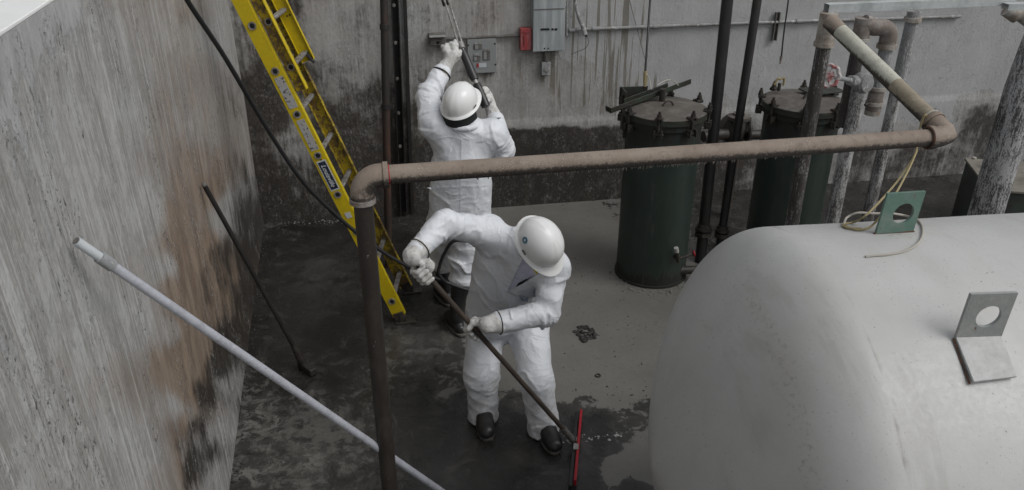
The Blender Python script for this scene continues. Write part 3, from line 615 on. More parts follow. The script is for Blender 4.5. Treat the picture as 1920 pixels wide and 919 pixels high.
def glove(parent, G, axis, wrist, elbow, roll=1, side=None, seed=0):
    """work glove gripping a round bar: G grip centre, axis bar direction (towards the thumb), wrist position"""
    G, W = V3(G), V3(wrist); a = nrm(axis)
    e1 = (W - G) - a * ((W - G) @ a); e1 = nrm(e1); e2 = np.cross(a, e1) * roll
    P = []; br = .016
    K = G + e2 * .043 - e1 * .004
    fa = nrm(W - V3(elbow))
    P += [(W - fa * .012, W + fa * .045, .060, .046, None, 1), (W + fa * .045, G + e1 * .055 + e2 * .022, .046, .036, None, 1),
          (G + e1 * .060 + e2 * .022 + a * .018, K + a * .028, .028, .023), (G + e1 * .060 + e2 * .022 - a * .020, K - a * .030, .028, .022)]
    for i, (o_, ln) in enumerate(((.043, 1.0), (.015, 1.1), (-.014, 1.04), (-.042, .86))):
        c = G + a * o_; r = .0142 if i < 3 else .0128
        p0 = c + e2 * .043 + e1 * .006; p1 = c + e2 * .032 - e1 * .032; p2 = c - e2 * .010 * ln - e1 * .039 * ln; p3 = c - e2 * .034 * ln - e1 * .008
        P += [(p0, p1, r + .002, r, None, 1, .005), (p1, p2, r, r * .97, None, 1, .005), (p2, p3, r * .97, r * .88, None, 1, .005)]
    t0 = (W + fa * .05) * .45 + (G + e1 * .05) * .55 + a * .032; t1 = G + a * .070 + e1 * .030 - e2 * .008; t2 = G + a * .056 - e2 * .036 - e1 * .002
    P += [(t0, t1, .024, .0185, None, 1, .01), (t1, t2, .0185, .0155, None, 1, .005)]
    return softpart('glove', P, parent, M['glove'], h=.0046, k=.009, jitter=.009, seed=seed)

def helmet(parent, C, up, fwd, sticker=False):
    C, up = V3(C), nrm(up); fwd = nrm(V3(fwd) - up * (V3(fwd) @ up)); side = np.cross(fwd, up)
    mb = MB(); n, m = 18, 48; vs = []; fs = []
    for i in range(n + 1):
        t = (math.pi / 2) * i / n
        for k in range(m):
            p = 2 * math.pi * k / m; cx, sx = math.cos(p), math.sin(p)
            ridge = 1 + .022 * max(0, 1 - abs(sx) * 4.0) * math.sin(t) ** .5 * (1 if t > .2 else 0) + .012 * max(0, 1 - abs(abs(sx) - .5) * 7) * math.sin(t)
            s_ = max(math.sin(t), 1e-3) ** .92
            vs.append(C + fwd * .134 * s_ * cx * ridge + side * .108 * s_ * sx * ridge + up * .132 * math.cos(t) ** .9 * ridge)
    base = (n) * m
    prof = [(.003, -.004, 0), (.012, -.009, .012), (.016, -.015, .022), (.013, -.019, .022), (.003, -.014, .006), (-.006, -.008, 0)]
    for (o_, z, fr) in prof:
        for k in range(m):
            p = 2 * math.pi * k / m; cx, sx = math.cos(p), math.sin(p); pk = fr * max(0, cx) ** 2.0 * 1.7
            vs.append(C + fwd * ((.134 + o_) * cx + pk) + side * (.108 + o_) * sx + up * (z - .012 * max(0, cx) ** 3 * (fr > 0)))
    for i in range(n + len(prof)):
        for k in range(m):
            k2 = (k + 1) % m; fs.append((i * m + k, (i + 1) * m + k, (i + 1) * m + k2, i * m + k2))
    mb.add(vs, fs); hat = part(mb, 'hard_hat', M['hat'], parent, sharp=60)
    s = MB().torus(C - up * .012, up, .097, .010, 32, 8); part(s, 'suspension_band', M['lining'], hat)
    # ear-muff / accessory slots
    for q in (-1, 1):
        part(MB().box(C + side * q * .113 + up * .012, (.03, .004, .012), fwd, side, up), 'accessory_slot', M['dull_grey'], hat, bevel=.001)
    if sticker:
        c = C + side * .098 * sticker[0] + fwd * sticker[1] + up * sticker[2]; nn = nrm(side * .098 * sticker[0] / .0139 + fwd * sticker[1] / .0204 + up * sticker[2] / .0202)
        # push on to the shell
        d = c - C; kx = math.sqrt((d @ side / .108) ** 2 + (d @ fwd / .134) ** 2 + (d @ up / .132) ** 2); c = C + d / kx * 1.018
        a, b = frame(nn); ob = MB().lathe(c - nn * .004, nn, [(0, .017), (.0065, .017)], 24, up=None); part(ob, 'sticker', M['blue'], hat)
        part(MB().lathe(c + nn * .0028, nn, [(0, .008), (.0005, .008)], 5), 'sticker_mark', M['label_white'], hat)
    return hat

def body_prims(J):
    """anatomical body under the clothes"""
    P = []
    P += [(J['pelvis'], J['chest'], .115, .125), (J['chest'], J['neck'], .125, .06), (J['neck'], J['head'], .052, .055)]
    for s in ('l', 'r'):
        P += [(J['pelvis'], J['hip' + s], .10, .085), (J['hip' + s], J['knee' + s], .075, .052), (J['knee' + s], J['ankle' + s], .052, .035), (J['ankle' + s], J['toe' + s], .035, .028)]
        P += [(J['chest'], J['sh' + s], .09, .055), (J['sh' + s], J['el' + s], .045, .036), (J['el' + s], J['wr' + s], .035, .024), (J['wr' + s], J['wr' + s] * .6 + J['hand' + s] * .4, .020, .014)]
    u, f, sd_ = J['hup'], J['hfwd'], np.cross(J['hfwd'], J['hup']); c = J['head']
    P += [(c - f * .015 + u * .03, c + f * .012 + u * .035, .085, .080, sd_, 1.15), (c - u * .03 + f * .02, c - u * .085 + f * .05, .062, .034, None, 1, .03),
          (c + f * .082 + u * .005, c + f * .105 - u * .025, .010, .013, None, 1, .01),                                # nose
          (c + f * .078 - u * .055 + sd_ * .018, c + f * .078 - u * .055 - sd_ * .018, .009, .009, None, 1, .008)]    # mouth
    for q in (-1, 1):
        P += [(c + sd_ * .074 * q + u * .012, c + sd_ * .078 * q - u * .025, .013, .009, None, 1, .006),               # ears
              (c + f * .082 + sd_ * .032 * q + u * .018, c + f * .083 + sd_ * .028 * q + u * .018, .010, .010, None, 1, .006)]
    return P

def boot(parent, ankle, toe, top, tr=.062):
    a, t, tp = V3(ankle), V3(toe), V3(top); d = nrm((t - a) * np.array([1, 1, 0])); heel = a - d * .055
    heel[2] = .045; tz = V3(t); tz[2] = .045
    P = [(tp, a + np.array([0, 0, .03]), tr, .058), (heel, a + d * .02 + np.array([0, 0, -.02]), .042, .050), (a + d * .02 + np.array([0, 0, -.005]), tz - d * .02, .055, .050), (tz - d * .05, tz + d * .01, .054, .050, (0, 0, 1), 1.05)]
    b = softpart('boot', P, parent, M['black_rubber'], h=.006, k=.02, cuts=[((0, 0, .022), (0, 0, -1)), (tp + (tp - a) * .02, tp - a)])
    sd_ = np.cross(d, (0, 0, 1)); c0, c1 = heel, tz; out = []
    for k in range(28):
        an = 2 * math.pi * k / 28; cx, sy = math.cos(an), math.sin(an)
        mid = (c0 + c1) / 2; ln = np.linalg.norm((c1 - c0)[:2]) / 2 + .058; wd = .056 + .006 * cx
        q = mid + d * ln * (abs(cx) ** .75 * (1 if cx > 0 else -1)) + sd_ * wd * (abs(sy) ** .8 * (1 if sy > 0 else -1)); q[2] = 0.002; out.append(q)
    part(MB().prism(out, (0, 0, 1), .024), 'sole', M['sole'], b, bevel=.004)
    return b

# ---------------------------------------------------------------- storage tank with lifting lugs
TK_R, TK_TOP, TK_ROT = .9, 2.0, -.098
TK_C = np.array([1.535, 2.16, TK_TOP - TK_R]); TK_A = np.array([math.cos(TK_ROT), math.sin(TK_ROT), 0.0])
TK_H, TK_N, TK_L = .504, 1.22, 4.2
def tank_prof():
    pr = []
    for i in range(41):
        t = 1 - i / 40; pr.append((-TK_H * math.sin(t * math.pi / 2), TK_R * max(math.cos(t * math.pi / 2), 0) ** (2 / TK_N)))
    for i in range(1, 61): pr.append((TK_L * i / 60, TK_R))
    for i in range(1, 21):
        t = i / 20; pr.append((TK_L + TK_H * math.sin(t * math.pi / 2), TK_R * max(math.cos(t * math.pi / 2), 0) ** (2 / TK_N)))
    return pr
mb = MB().lathe(TK_C, TK_A, tank_prof(), 144)
tv = np.array(mb.v); loc = tv - TK_C; al = loc @ TK_A
nn = loc - al[:, None] * TK_A; rr_ = np.linalg.norm(nn, axis=1); nd = nn / np.maximum(rr_, 1e-6)[:, None]
tv = tv + nd * ((fbm(tv * 2.4, 31, 2) - .5) * .008)[:, None]
ang = np.degrees(np.arctan2(loc[:, 2], -loc[:, 1]))
knuck = np.exp(-((al + .22) / .05) ** 2) * sstep(105, 88, ang)
seamv = np.exp(-((al - 0.0) / .012) ** 2) * .72
lugA = atX(0, 0, 1)  # placeholder
def on_tank(px_, py_):
    r = ray(px_, py_); o = _C - TK_C; rp = r - TK_A * (r @ TK_A); op = o - TK_A * (o @ TK_A)
    A_, B_, C_ = rp @ rp, 2 * rp @ op, op @ op - TK_R ** 2; t = (-B_ - math.sqrt(max(B_ * B_ - 4 * A_ * C_, 0))) / (2 * A_); return _C + r * t
L1 = on_tank(1676, 437); L2 = on_tank(1830, 634)
rustv = np.maximum(np.exp(-(((tv - L1) ** 2).sum(1)) / .11 ** 2) * .62, np.exp(-(((tv - L2) ** 2).sum(1)) / .10 ** 2) * .58)
rustv = np.maximum(rustv, np.exp(-(((tv - on_tank(1780, 640)) ** 2).sum(1)) / .05 ** 2) * .6)
tank_root = thing('storage_tank', (2.6, 2.05, 0), 'large pale grey horizontal steel tank with rounded end, speckled with dirt', 'tank')
finish('tank_shell', tv, mb.f, M['tank'], tank_root, attrs={'dirt': knuck * .52 + .05, 'seam': seamv * .9, 'rust': rustv}, sharp=180)
for s_ in (.55, 3.4):
    c = TK_C + TK_A * s_; Zb = .42
    o_ = [c + np.array([0, y, 0]) * 1 for y in (0,)]
    pts = [(-.75, -TK_C[2]), (.75, -TK_C[2])]
    n_ = np.array([-TK_A[1], TK_A[0], 0])
    out = [c + n_ * -.75 + np.array([0, 0, -TK_C[2]]), c + n_ * .75 + np.array([0, 0, -TK_C[2]])]
    for k in range(0, 19):
        an = math.radians(-35 - 110 * k / 18); out.append(c + n_ * math.cos(an) * (TK_R + .004) + np.array([0, 0, math.sin(an) * (TK_R + .004)]))
    part(MB().prism([p - TK_A * .12 for p in out], TK_A, .24), 'saddle', M['concrete'], tank_root)
def plate_hole(p0, X, Y, w_, h_, th, hc, hr, lean=0, n=40):
    """rectangular plate (base left corner p0, X width, Y height) with a round hole"""
    X, Y = nrm(X), nrm(Y); Z = np.cross(X, Y); p0 = V3(p0); outer = []; inner = []
    for k in range(n):
        a = 2 * math.pi * k / n; dx, dy = math.cos(a), math.sin(a)
        tx = (w_ - hc[0]) / dx if dx > 1e-9 else (-hc[0] / dx if dx < -1e-9 else 1e9); ty = (h_ - hc[1]) / dy if dy > 1e-9 else (-hc[1] / dy if dy < -1e-9 else 1e9)
        t = min(tx, ty); outer.append((hc[0] + dx * t, hc[1] + dy * t)); inner.append((hc[0] + dx * hr, hc[1] + dy * hr))
    for cx, cy in ((0, 0), (w_, 0), (w_, h_), (0, h_)):      # snap the nearest outline point to each corner
        k = min(range(n), key=lambda i: (outer[i][0] - cx) ** 2 + (outer[i][1] - cy) ** 2); outer[k] = (cx, cy)
    vs = []
    for z in (-th / 2, th / 2):
        for L in (outer, inner): vs += [p0 + X * x + Y * y + Z * z for x, y in L]
    fs = []
    for k in range(n):
        k2 = (k + 1) % n
        fs += [(k, k2, n + k2, n + k), (2 * n + k, 3 * n + k, 3 * n + k2, 2 * n + k2), (k, 2 * n + k, 2 * n + k2, k2), (n + k, n + k2, 3 * n + k2, 3 * n + k)]
    return MB().add(vs, fs)
UP = np.array([0, 0, 1.0])
# lug on the crest, under the hanging cord
dpt = float((L1 - _C) @ _F); wl = 74 / FPX * dpt * 1.02
X1 = nrm(TK_A); p0 = L1 - X1 * wl / 2 - UP * .012
lug = part(plate_hole(p0, X1 + np.array([0, .03, 0]), UP + X1 * .10 + np.array([0, .05, 0]), wl, wl * 1.16, .011, (wl * .58, wl * .60), wl * .27), 'lifting_lug', M['lug_green'], tank_root)
lug['label'] = 'green lifting lug plate standing on the crest, cord looped at its foot'
part(MB().tube([p0 + X1 * -.004 + UP * .012, p0 + X1 * wl * .5 + UP * .010, p0 + X1 * (wl + .004) + UP * .012], .006, 8), 'weld_bead', M['rust'], lug)
# bent lug on the near flank: upright plate with hole and a foot plate lying down the shell
dpt2 = float((L2 - _C) @ _F); wl2 = 84 / FPX * dpt2
E1 = on_tank(1788, 636); E2 = on_tank(1873, 633); X2 = nrm(E2 - E1); w2 = np.linalg.norm(E2 - E1)
rad = nrm((E1 + E2) / 2 - TK_C - TK_A * (((E1 + E2) / 2 - TK_C) @ TK_A))
lug2 = part(plate_hole(E1 + rad * .006, X2, UP * 1.0 + rad * .12, w2, w2 * 1.12, .011, (w2 * .55, w2 * .55), w2 * .265), 'lifting_lug', M['lug_grey'], tank_root)
lug2['label'] = 'grey bent lifting lug on the near flank with a foot plate'
G1, G2 = on_tank(1819, 722), on_tank(1900, 712)
fp = MB(); 
fq = [E1 + rad * .004, E2 + rad * .004, G2 + rad * .012, G1 + rad * .012]
fp.prism(fq, -rad, .010) if False else fp.prism(fq, rad, .010)
part(fp, 'foot_plate', M['lug_pale'], lug2, bevel=.002)
wb = MB().tube([E1 + rad * .006 - X2 * .004, (E1 + G1) / 2 + rad * .004 - X2 * .005, G1 + rad * .006 - X2 * .004], .0028, 8)
part(wb, 'weld_bead', M['rust'], lug2)

# ---------------------------------------------------------------- pipe rail in the foreground
def arc(c, a, b, R, a0, a1, n=10): return [V3(c) + (nrm(a) * math.cos(a0 + (a1 - a0) * k / n) + nrm(b) * math.sin(a0 + (a1 - a0) * k / n)) * R for k in range(n + 1)]
RZ = 2.08; A0 = atZ(676, 331, RZ); A1 = atZ(1778, 256, RZ); PR = .0385
B1 = atD(1562, 46, 4.15)
rail = thing('pipe_rail', (A0[0], A0[1], 0), 'pale-topped tan pipe guard rail crossing the front of the view on a dark brown post', 'pipe rail')
dx = nrm(A1 - A0)
part(MB().cyl((A0[0], A0[1], 0), (A0[0], A0[1], RZ - .085), PR), 'post', M['pipe_brown'], rail)
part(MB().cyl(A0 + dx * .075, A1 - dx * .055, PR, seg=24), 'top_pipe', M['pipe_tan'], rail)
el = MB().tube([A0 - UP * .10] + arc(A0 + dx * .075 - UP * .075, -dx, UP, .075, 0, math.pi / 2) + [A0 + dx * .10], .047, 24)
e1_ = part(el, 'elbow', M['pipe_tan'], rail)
fr_ = MB(); rgf = random.Random(5); LA = np.linalg.norm(A1 - A0)
for k in range(210):
    t_ = LA * (.18 + .62 * min(max(rgf.gauss(.48, .26), 0), 1)); lat = rgf.uniform(-.022, .012); ln_ = rgf.uniform(.004, .015)
    p_ = A0 + dx * t_ + np.array([0, lat, -math.sqrt(PR ** 2 - lat ** 2) + .002]); fr_.cyl(p_, p_ + np.array([rgf.uniform(-.006, .002), -.002, -ln_]), .0028, .0008, seg=5)
fro = part(fr_, 'hanging_drips', M['drip'], rail); fro['kind'] = 'stuff'

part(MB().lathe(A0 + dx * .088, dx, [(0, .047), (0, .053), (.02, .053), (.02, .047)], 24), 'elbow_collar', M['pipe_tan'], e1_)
part(MB().lathe(A0 - UP * .112, UP, [(0, .047), (0, .053), (.02, .053), (.02, .047)], 24), 'elbow_collar', M['fit_brown'], e1_)
part(MB().torus(A0 + dx * .111, dx, .0388, .0022, 24, 8), 'red_sealant', M['red'], e1_)
db = nrm(B1 - A1)
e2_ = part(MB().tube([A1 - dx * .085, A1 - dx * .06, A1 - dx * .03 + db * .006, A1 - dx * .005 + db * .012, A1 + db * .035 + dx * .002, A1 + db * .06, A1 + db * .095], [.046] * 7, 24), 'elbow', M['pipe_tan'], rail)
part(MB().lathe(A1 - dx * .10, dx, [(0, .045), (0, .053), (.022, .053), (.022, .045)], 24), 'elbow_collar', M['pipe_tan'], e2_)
part(MB().torus(A1 - dx * .102, dx, .047, .005, 24, 8), 'rust_ring', M['rust'], e2_)
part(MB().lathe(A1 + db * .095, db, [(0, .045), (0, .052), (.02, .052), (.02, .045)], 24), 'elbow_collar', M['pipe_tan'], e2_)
Lb = np.linalg.norm(B1 - A1); mid = A1 + db * Lb * .42
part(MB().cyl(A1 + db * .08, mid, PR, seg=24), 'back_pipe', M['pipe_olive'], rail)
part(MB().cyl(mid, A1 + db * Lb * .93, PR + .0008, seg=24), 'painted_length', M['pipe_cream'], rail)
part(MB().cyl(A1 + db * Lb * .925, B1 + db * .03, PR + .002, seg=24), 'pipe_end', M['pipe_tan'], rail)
Pp = atD(1549, 60, 4.28)
part(MB().cyl((Pp[0], Pp[1], 0), (Pp[0], Pp[1], Pp[2] + .01), .039, seg=20), 'back_post', M['pipe_half'], rail)
tee = part(MB().cyl((Pp[0], Pp[1], Pp[2] - .06), (Pp[0], Pp[1], Pp[2] + .10), .047, seg=20), 'tee_fitting', M['fit_white'], rail)
part(MB().lathe((Pp[0], Pp[1], Pp[2] - .075), UP, [(0, .047), (0, .054), (.022, .054), (.022, .047)], 24), 'collar', M['fit_white'], tee)

# galvanised channel resting on the pipes, upper right
def channel(p, q, wd, ht, th, name, parent):
    p, q = V3(p), V3(q); d = nrm(q - p); s = nrm(np.cross(UP, d)); L = np.linalg.norm(q - p); c = (p + q) / 2
    mb = MB().box(c - s * (wd / 2), (L, th, ht), d, s, UP).box(c + s * (wd / 2), (L, th, ht), d, s, UP).box(c + UP * (ht / 2 + th / 2 + .0005), (L, wd + th, th), d, s, UP)
    return part(mb, name, M['galv'], parent, bevel=.001)
S0 = atD(1549, 16, 4.25); S1 = atZ(1898, 1, float(S0[2]))
sc_ = thing('strut_channel', S0, 'long galvanised strut channel lying across the standpipe tops', 'strut channel')
ch = channel(S0, S1, .05, .042, .003, 'channel', sc_)
S2 = atZ(1884, 13, float(S0[2]) - .02); S3 = S2 + (S1 - S0) * .25
s2 = thing('strut_channel', S2, 'short galvanised strut channel cut off by the right edge of the photo', 'strut channel')
channel(S2, S3, .05, .03, .003, 'channel', s2)

# standpipes behind the tank
def vertical(px_, py_, Y): p = atY(px_, py_, Y); return p
# pipe with the gate valve
Q = atY(1604, 200, 4.22)
vp = thing('standpipe', (Q[0], Q[1], 0), 'whitewash-splashed standpipe carrying the gate valve with the red and white handwheel', 'standpipe')
zt = atY(1620, 62, 4.29)[2]; zv = atY(1609, 155, 4.22)[2]
part(MB().cyl((Q[0], Q[1], 0), (Q[0], Q[1], zv), .044, seg=20), 'lower_pipe', M['pipe_splash'], vp)
part(MB().cyl((Q[0] - .012, Q[1] + .07, zv - .3), (Q[0] - .012, Q[1] + .07, zt), .040, seg=20), 'upper_pipe', M['pipe_half'], vp)
f1 = part(MB().cyl((Q[0] - .012, Q[1] + .07, zt - .03), (Q[0] - .012, Q[1] + .07, zt + .09), .049, seg=20), 'tee_fitting', M['fit_brown'], vp)
part(MB().lathe((Q[0] - .012, Q[1] + .07, zt - .045), UP, [(0, .047), (0, .056), (.02, .056), (.02, .047)], 24), 'collar', M['fit_white'], f1)
vb = MB().lathe((Q[0] + .004, Q[1] - .01, zv), nrm((.25, -1, .1)), [(-.03, .03), (-.03, .058), (.02, .062), (.045, .05), (.05, .02)], 24)
vb.ell((Q[0] + .004, Q[1] - .005, zv), (.055, .055, .07))
vbo = part(vb, 'valve_body', M['pipe_grey'], vp)
hw = atY(1553, 142, 3.97); hd = nrm(hw - np.array([Q[0], Q[1], zv])); vq = np.array([Q[0], Q[1], zv])
part(MB().tube([vq, vq + hd * .09, vq + hd * .10, vq + hd * .16, vq + hd * .165, hw], [.030, .026, .034, .030, .014, .012], 16), 'bonnet', M['pipe_grey'], vbo)
wm = MB(); ax = nrm(hd + np.array([-.1, -.75, .12])); a_, b_ = frame(ax)
for k in range(48):
    pass
rim = []
pts = [hw + (a_ * math.cos(2 * math.pi * k / 48) + b_ * math.sin(2 * math.pi * k / 48)) * (.058 + .004 * math.cos(8 * 2 * math.pi * k / 48)) for k in range(49)]
wm.tube(pts, .0105, 8, cap=False); wm.lathe(hw - ax * .003, ax, [(0, .034), (.006, .034)], 24)
for k in range(5):
    an = 2 * math.pi * k / 5; e = a_ * math.cos(an) + b_ * math.sin(an); wm.tube([hw + e * .012, hw + e * .06], .0065, 8)
wm.lathe(hw - ax * .012, ax, [(0, .016), (.024, .016)], 12)
part(wm, 'handwheel', M['wheel'], vbo)
# hooked pipe with union and open lower end
HB = atY(1640, 190, 4.27); HT = atY(1664, 70, 4.27)
hp = thing('hooked_pipe', (HB[0], HB[1], HB[2] - .08), 'short hooked pipe with a brown union hanging beside the valve standpipe', 'pipe')
zt2 = HT[2]; cx_, cy_ = HB[0], HB[1]
part(MB().cyl((cx_, cy_, HB[2] + .05), (cx_, cy_, zt2), .040, seg=20), 'drop_pipe', M['pipe_grey'], hp)
tgt = np.array([Q[0] - .012, Q[1] + .07, zt + .03]); top = np.array([cx_, cy_, zt2 + .0]); side = nrm((tgt - top) * np.array([1, 1, 0]))
part(MB().tube([top - UP * .05, top] + arc(top + side * .06, -side, UP, .06, 0, math.pi / 2, 8) + [top + side * .10 + UP * .06, tgt + np.array([0, 0, .03])], .050, 20), 'elbow', M['fit_brown'], hp)
part(MB().lathe(top - UP * .065, UP, [(0, .05), (0, .058), (.025, .058), (.025, .05)], 24), 'elbow_collar', M['fit_white'], hp)
hb = np.array([cx_, cy_, HB[2]])
un = part(MB().lathe(hb - UP * .055, UP, [(0, .045), (0, .047), (.14, .047), (.15, .042)], 24), 'union', M['fit_brown'], hp)
for dz in (-.01, .085): part(MB().lathe(hb + UP * (dz - .012), UP, [(0, .047), (0, .054), (.022, .054), (.022, .047)], 24), 'union_ring', M['fit_white'], un)
part(MB().lathe(hb - UP * .085, UP, [(0, .03), (0, .046), (.028, .048), (.028, .03)], 24), 'end_cap', M['fit_white'], hp)
part(MB().cyl(hb + np.array([-.045, -.02, .0]), hb + np.array([-.085, -.03, -.01]), .009), 'plug', M['iron'], hp)
# the plain grey one
Q3 = atY(1690, 130, 4.95)
sp3 = thing('standpipe', (Q3[0], Q3[1], 0), 'slim grey standpipe splashed white with a collar near its top, right of the hooked pipe', 'standpipe')
zt3 = atY(1706, 38, 4.95)[2]
part(MB().cyl((Q3[0], Q3[1], 0), (Q3[0], Q3[1], zt3 + .06), .043, seg=20), 'pipe', M['pipe_splash'], sp3)
part(MB().cyl((Q3[0], Q3[1], zt3 - .42), (Q3[0], Q3[1], zt3 + .055), .0445, seg=20), 'clean_length', M['pipe_grey'], sp3)
part(MB().lathe((Q3[0], Q3[1], zt3 - .01), UP, [(0, .045), (0, .058), (.03, .058), (.03, .045)], 24), 'collar', M['fit_white'], sp3)
# thick splashed column at the right edge
Q4 = atY(1893, 250, 4.05)
tc = thing('pipe_column', (Q4[0], Q4[1], 0), 'thick dark column crusted with white splashes at the right edge', 'column')
zt4 = atY(1925, 60, 4.05)[2]
part(MB().lathe((Q4[0], Q4[1], 0), UP, [(0, .102), (zt4 - .35, .102), (zt4 - .1, .085), (zt4, .075)], 36), 'shaft', M['thick_splash'], tc)
e4 = atY(1903, 28, 4.0)
part(MB().tube([np.array([Q4[0], Q4[1], zt4 - .04]), np.array([Q4[0], Q4[1], zt4 + .02]), e4 + np.array([.03, 0, .02]), e4, e4 + np.array([-.05, .02, .03])], [.05, .05, .05, .045, .04], 20), 'elbow', M['fit_white'], tc)

# cord hanging from the rail, looped round the lug
def smooth(pts, n=8):
    P = [V3(p) for p in pts]; P = [2 * P[0] - P[1]] + P + [2 * P[-1] - P[-2]]; out = []
    for i in range(1, len(P) - 2):
        for k in range(n):
            t = k / n; out.append(.5 * ((2 * P[i]) + (-P[i - 1] + P[i + 1]) * t + (2 * P[i - 1] - 5 * P[i] + 4 * P[i + 1] - P[i + 2]) * t * t + (-P[i - 1] + 3 * P[i] - 3 * P[i + 1] + P[i + 2]) * t ** 3))
    out.append(P[-2]); return out
rk = thing('cord', L1, 'thin yellow and dirty white cord hanging from the rail elbow down to the green lug', 'cord')
wr = A1 + db * .06
loopc = A1 + db * .13
part(MB().torus(loopc, db, .043, .0045, 24, 8), 'knot_loop', M['cord_white'], rk)
def tk(x, y, e=.006): p = on_tank(x, y); n_ = nrm(p - TK_C - TK_A * ((p - TK_C) @ TK_A)); return p + n_ * e
def dD(x, y, k): # between the rail and the tank
    return atD(x, y, k)
dA = float((A1 - _C) @ _F); dL = float((L1 - _C) @ _F)
dk = lambda t: dA * (1 - t) + dL * t
part(MB().tube(smooth([loopc - UP * .043, dD(1735, 215, dA + .03), dD(1722, 250, dA + .06), dD(1717, 285, dk(.1)), dD(1690, 330, dk(.35)), dD(1655, 372, dk(.7)), dD(1622, 405, dk(.93)), tk(1600, 420), tk(1581, 423), tk(1587, 430), tk(1615, 432)]), .0042, 8), 'yellow_strand', M['cord_yellow'], rk)
part(MB().tube(smooth([dD(1719, 283, dk(.1)), dD(1705, 315, dk(.3)), dD(1680, 362, dk(.65)), dD(1655, 400, dk(.9)), tk(1632, 428), tk(1610, 434), tk(1592, 430), tk(1582, 424)]), .0042, 8), 'yellow_strand', M['cord_yellow'], rk)
part(MB().tube(smooth([tk(1582, 424), tk(1588, 411), tk(1608, 402), tk(1640, 403), tk(1668, 407) + UP * .01, tk(1700, 408), tk(1722, 417), tk(1730, 434), tk(1724, 455), tk(1700, 472), tk(1665, 480), tk(1640, 482), tk(1622, 484)]), .0044, 8), 'white_strand', M['cord_white'], rk)

# ---------------------------------------------------------------- green filter vessels
V1 = np.array([2.37, 5.49, 0.0]); 
VH = 1.42
def vessel(c, label, arm, R=.285, Rl=.315):
    c = V3(c); r = thing('filter_vessel', c, label, 'vessel', 'green filter vessels with bolted lids')
    part(MB().lathe(c, UP, [(0, R + .012), (.02, R + .012), (.022, R), (VH - .10, R), (VH - .10, Rl - .012), (VH - .055, Rl - .012), (VH - .055, R)], 64), 'body', M['green'], r)
    lid = part(MB().lathe(c + UP * (VH - .052), UP, [(0, R), (0, Rl), (.045, Rl), (.047, Rl - .004)] + [(.047 + .035 * math.cos(t * math.pi / 2 / 8) if False else .047 + .032 * (1 - (1 - t / 8) ** 2), (Rl - .006) * (1 - t / 8)) for t in range(1, 9)], 64), 'lid', M['lid'], r)
    part(MB().lathe(c + UP * (VH - .051), UP, [(0, Rl - .01), (0, Rl + .004), (.042, Rl + .004), (.042, Rl - .01)], 64), 'lid_flange', M['green_dark'], lid)
    zt = VH + .022
    part(MB().torus(c + UP * (zt + .008) + np.array([.0, -.06, 0]), (.25, 1, 0), .038, .007, 16, 8, 0, math.pi, up=(0, 0, 1)) if False else MB().tube([c + np.array([math.cos(a) * .042, -.05, zt - .005 + math.sin(a) * .045]) for a in np.linspace(0, math.pi, 13)], .0075, 8), 'lift_ring', M['iron'], lid)
    n = 8
    for k in range(n):
        an = 2 * math.pi * (k + .35) / n; e = np.array([math.cos(an), math.sin(an), 0]); t = np.array([-e[1], e[0], 0])
        p = c + e * (Rl + .012) + UP * (VH - .05)
        mb = MB().box(p - UP * .055 - t * .026, (.05, .012, .055), e, t, UP).box(p - UP * .055 + t * .026, (.05, .012, .055), e, t, UP)
        mb.box(p + UP * .052 - e * .012 - t * .022, (.06, .014, .022), e, t, UP).box(p + UP * .052 - e * .012 + t * .022, (.06, .014, .022), e, t, UP)
        mb.box(p - e * .022, (.016, .050, .13), e, t, UP)
        cl = part(mb, 'lug_clamp', M['iron'], r, bevel=.002)
        sb = MB().cyl(p - UP * .06, p + UP * .115, .010, seg=10).lathe(p + UP * .064, UP, [(0, .026), (.006, .026), (.006, .019), (.03, .019)], 6)
        sb.cyl(p - UP * .06 - t * .042, p - UP * .06 + t * .042, .010, seg=10)
        part(sb, 'swing_bolt', M['iron'], cl)
    return r, lid
v1, lid1 = vessel(V1, 'green cylindrical filter vessel with a lid lifting arm, left one of the two', True)
part(MB().lathe(V1 + np.array([-.10, -.07, VH + .005]), UP, [(0, .018), (.015, .018)], 14), 'plug', M['chip'], lid1)
# davit arm and bracket over the lid
zz_ = VH + .07
g0 = atZ(1140, 205, VH + .01); g1 = atZ(1290, 150, VH + .13); gd = nrm(g1 - g0); gs = nrm(np.cross(UP, gd)); Lg = np.linalg.norm(g1 - g0); gc = (g0 + g1) / 2; gu = np.cross(gd, gs)
arm = MB().box(gc - gs * .035, (Lg, .007, .036), gd, gs, gu).box(gc + gs * .035, (Lg * .55, .007, .036), gd, gs, gu).box(gc - gu * .021, (Lg, .07, .006), gd, gs, gu).box(g0 + gd * .004, (.007, .07, .036), gd, gs, gu)
ao = part(arm, 'lid_arm', M['green_dark'], v1, bevel=.002)
gp = atZ(1182, 182, VH + .05)
part(MB().box(gp + np.array([.06, .10, -.02]), (.22, .012, .14), (1, -.1, 0), (.1, 1, 0), UP).box(gp + np.array([-.04, .04, -.02]), (.012, .13, .14), (1, -.1, 0), (.1, 1, 0), UP), 'bracket_plate', M['green_dark'], ao, bevel=.002)
part(MB().cyl(V1 + np.array([.0, .07, VH + .0]), V1 + np.array([.0, .07, VH + .12]), .024), 'pivot_post', M['iron'], ao)
hl = atZ(1172, 228, VH - .12)
part(MB().box(hl, (.06, .05, .12)).cyl(hl - UP * .06, hl - UP * .13, .014), 'hinge_lug', M['iron'], v1, bevel=.003)
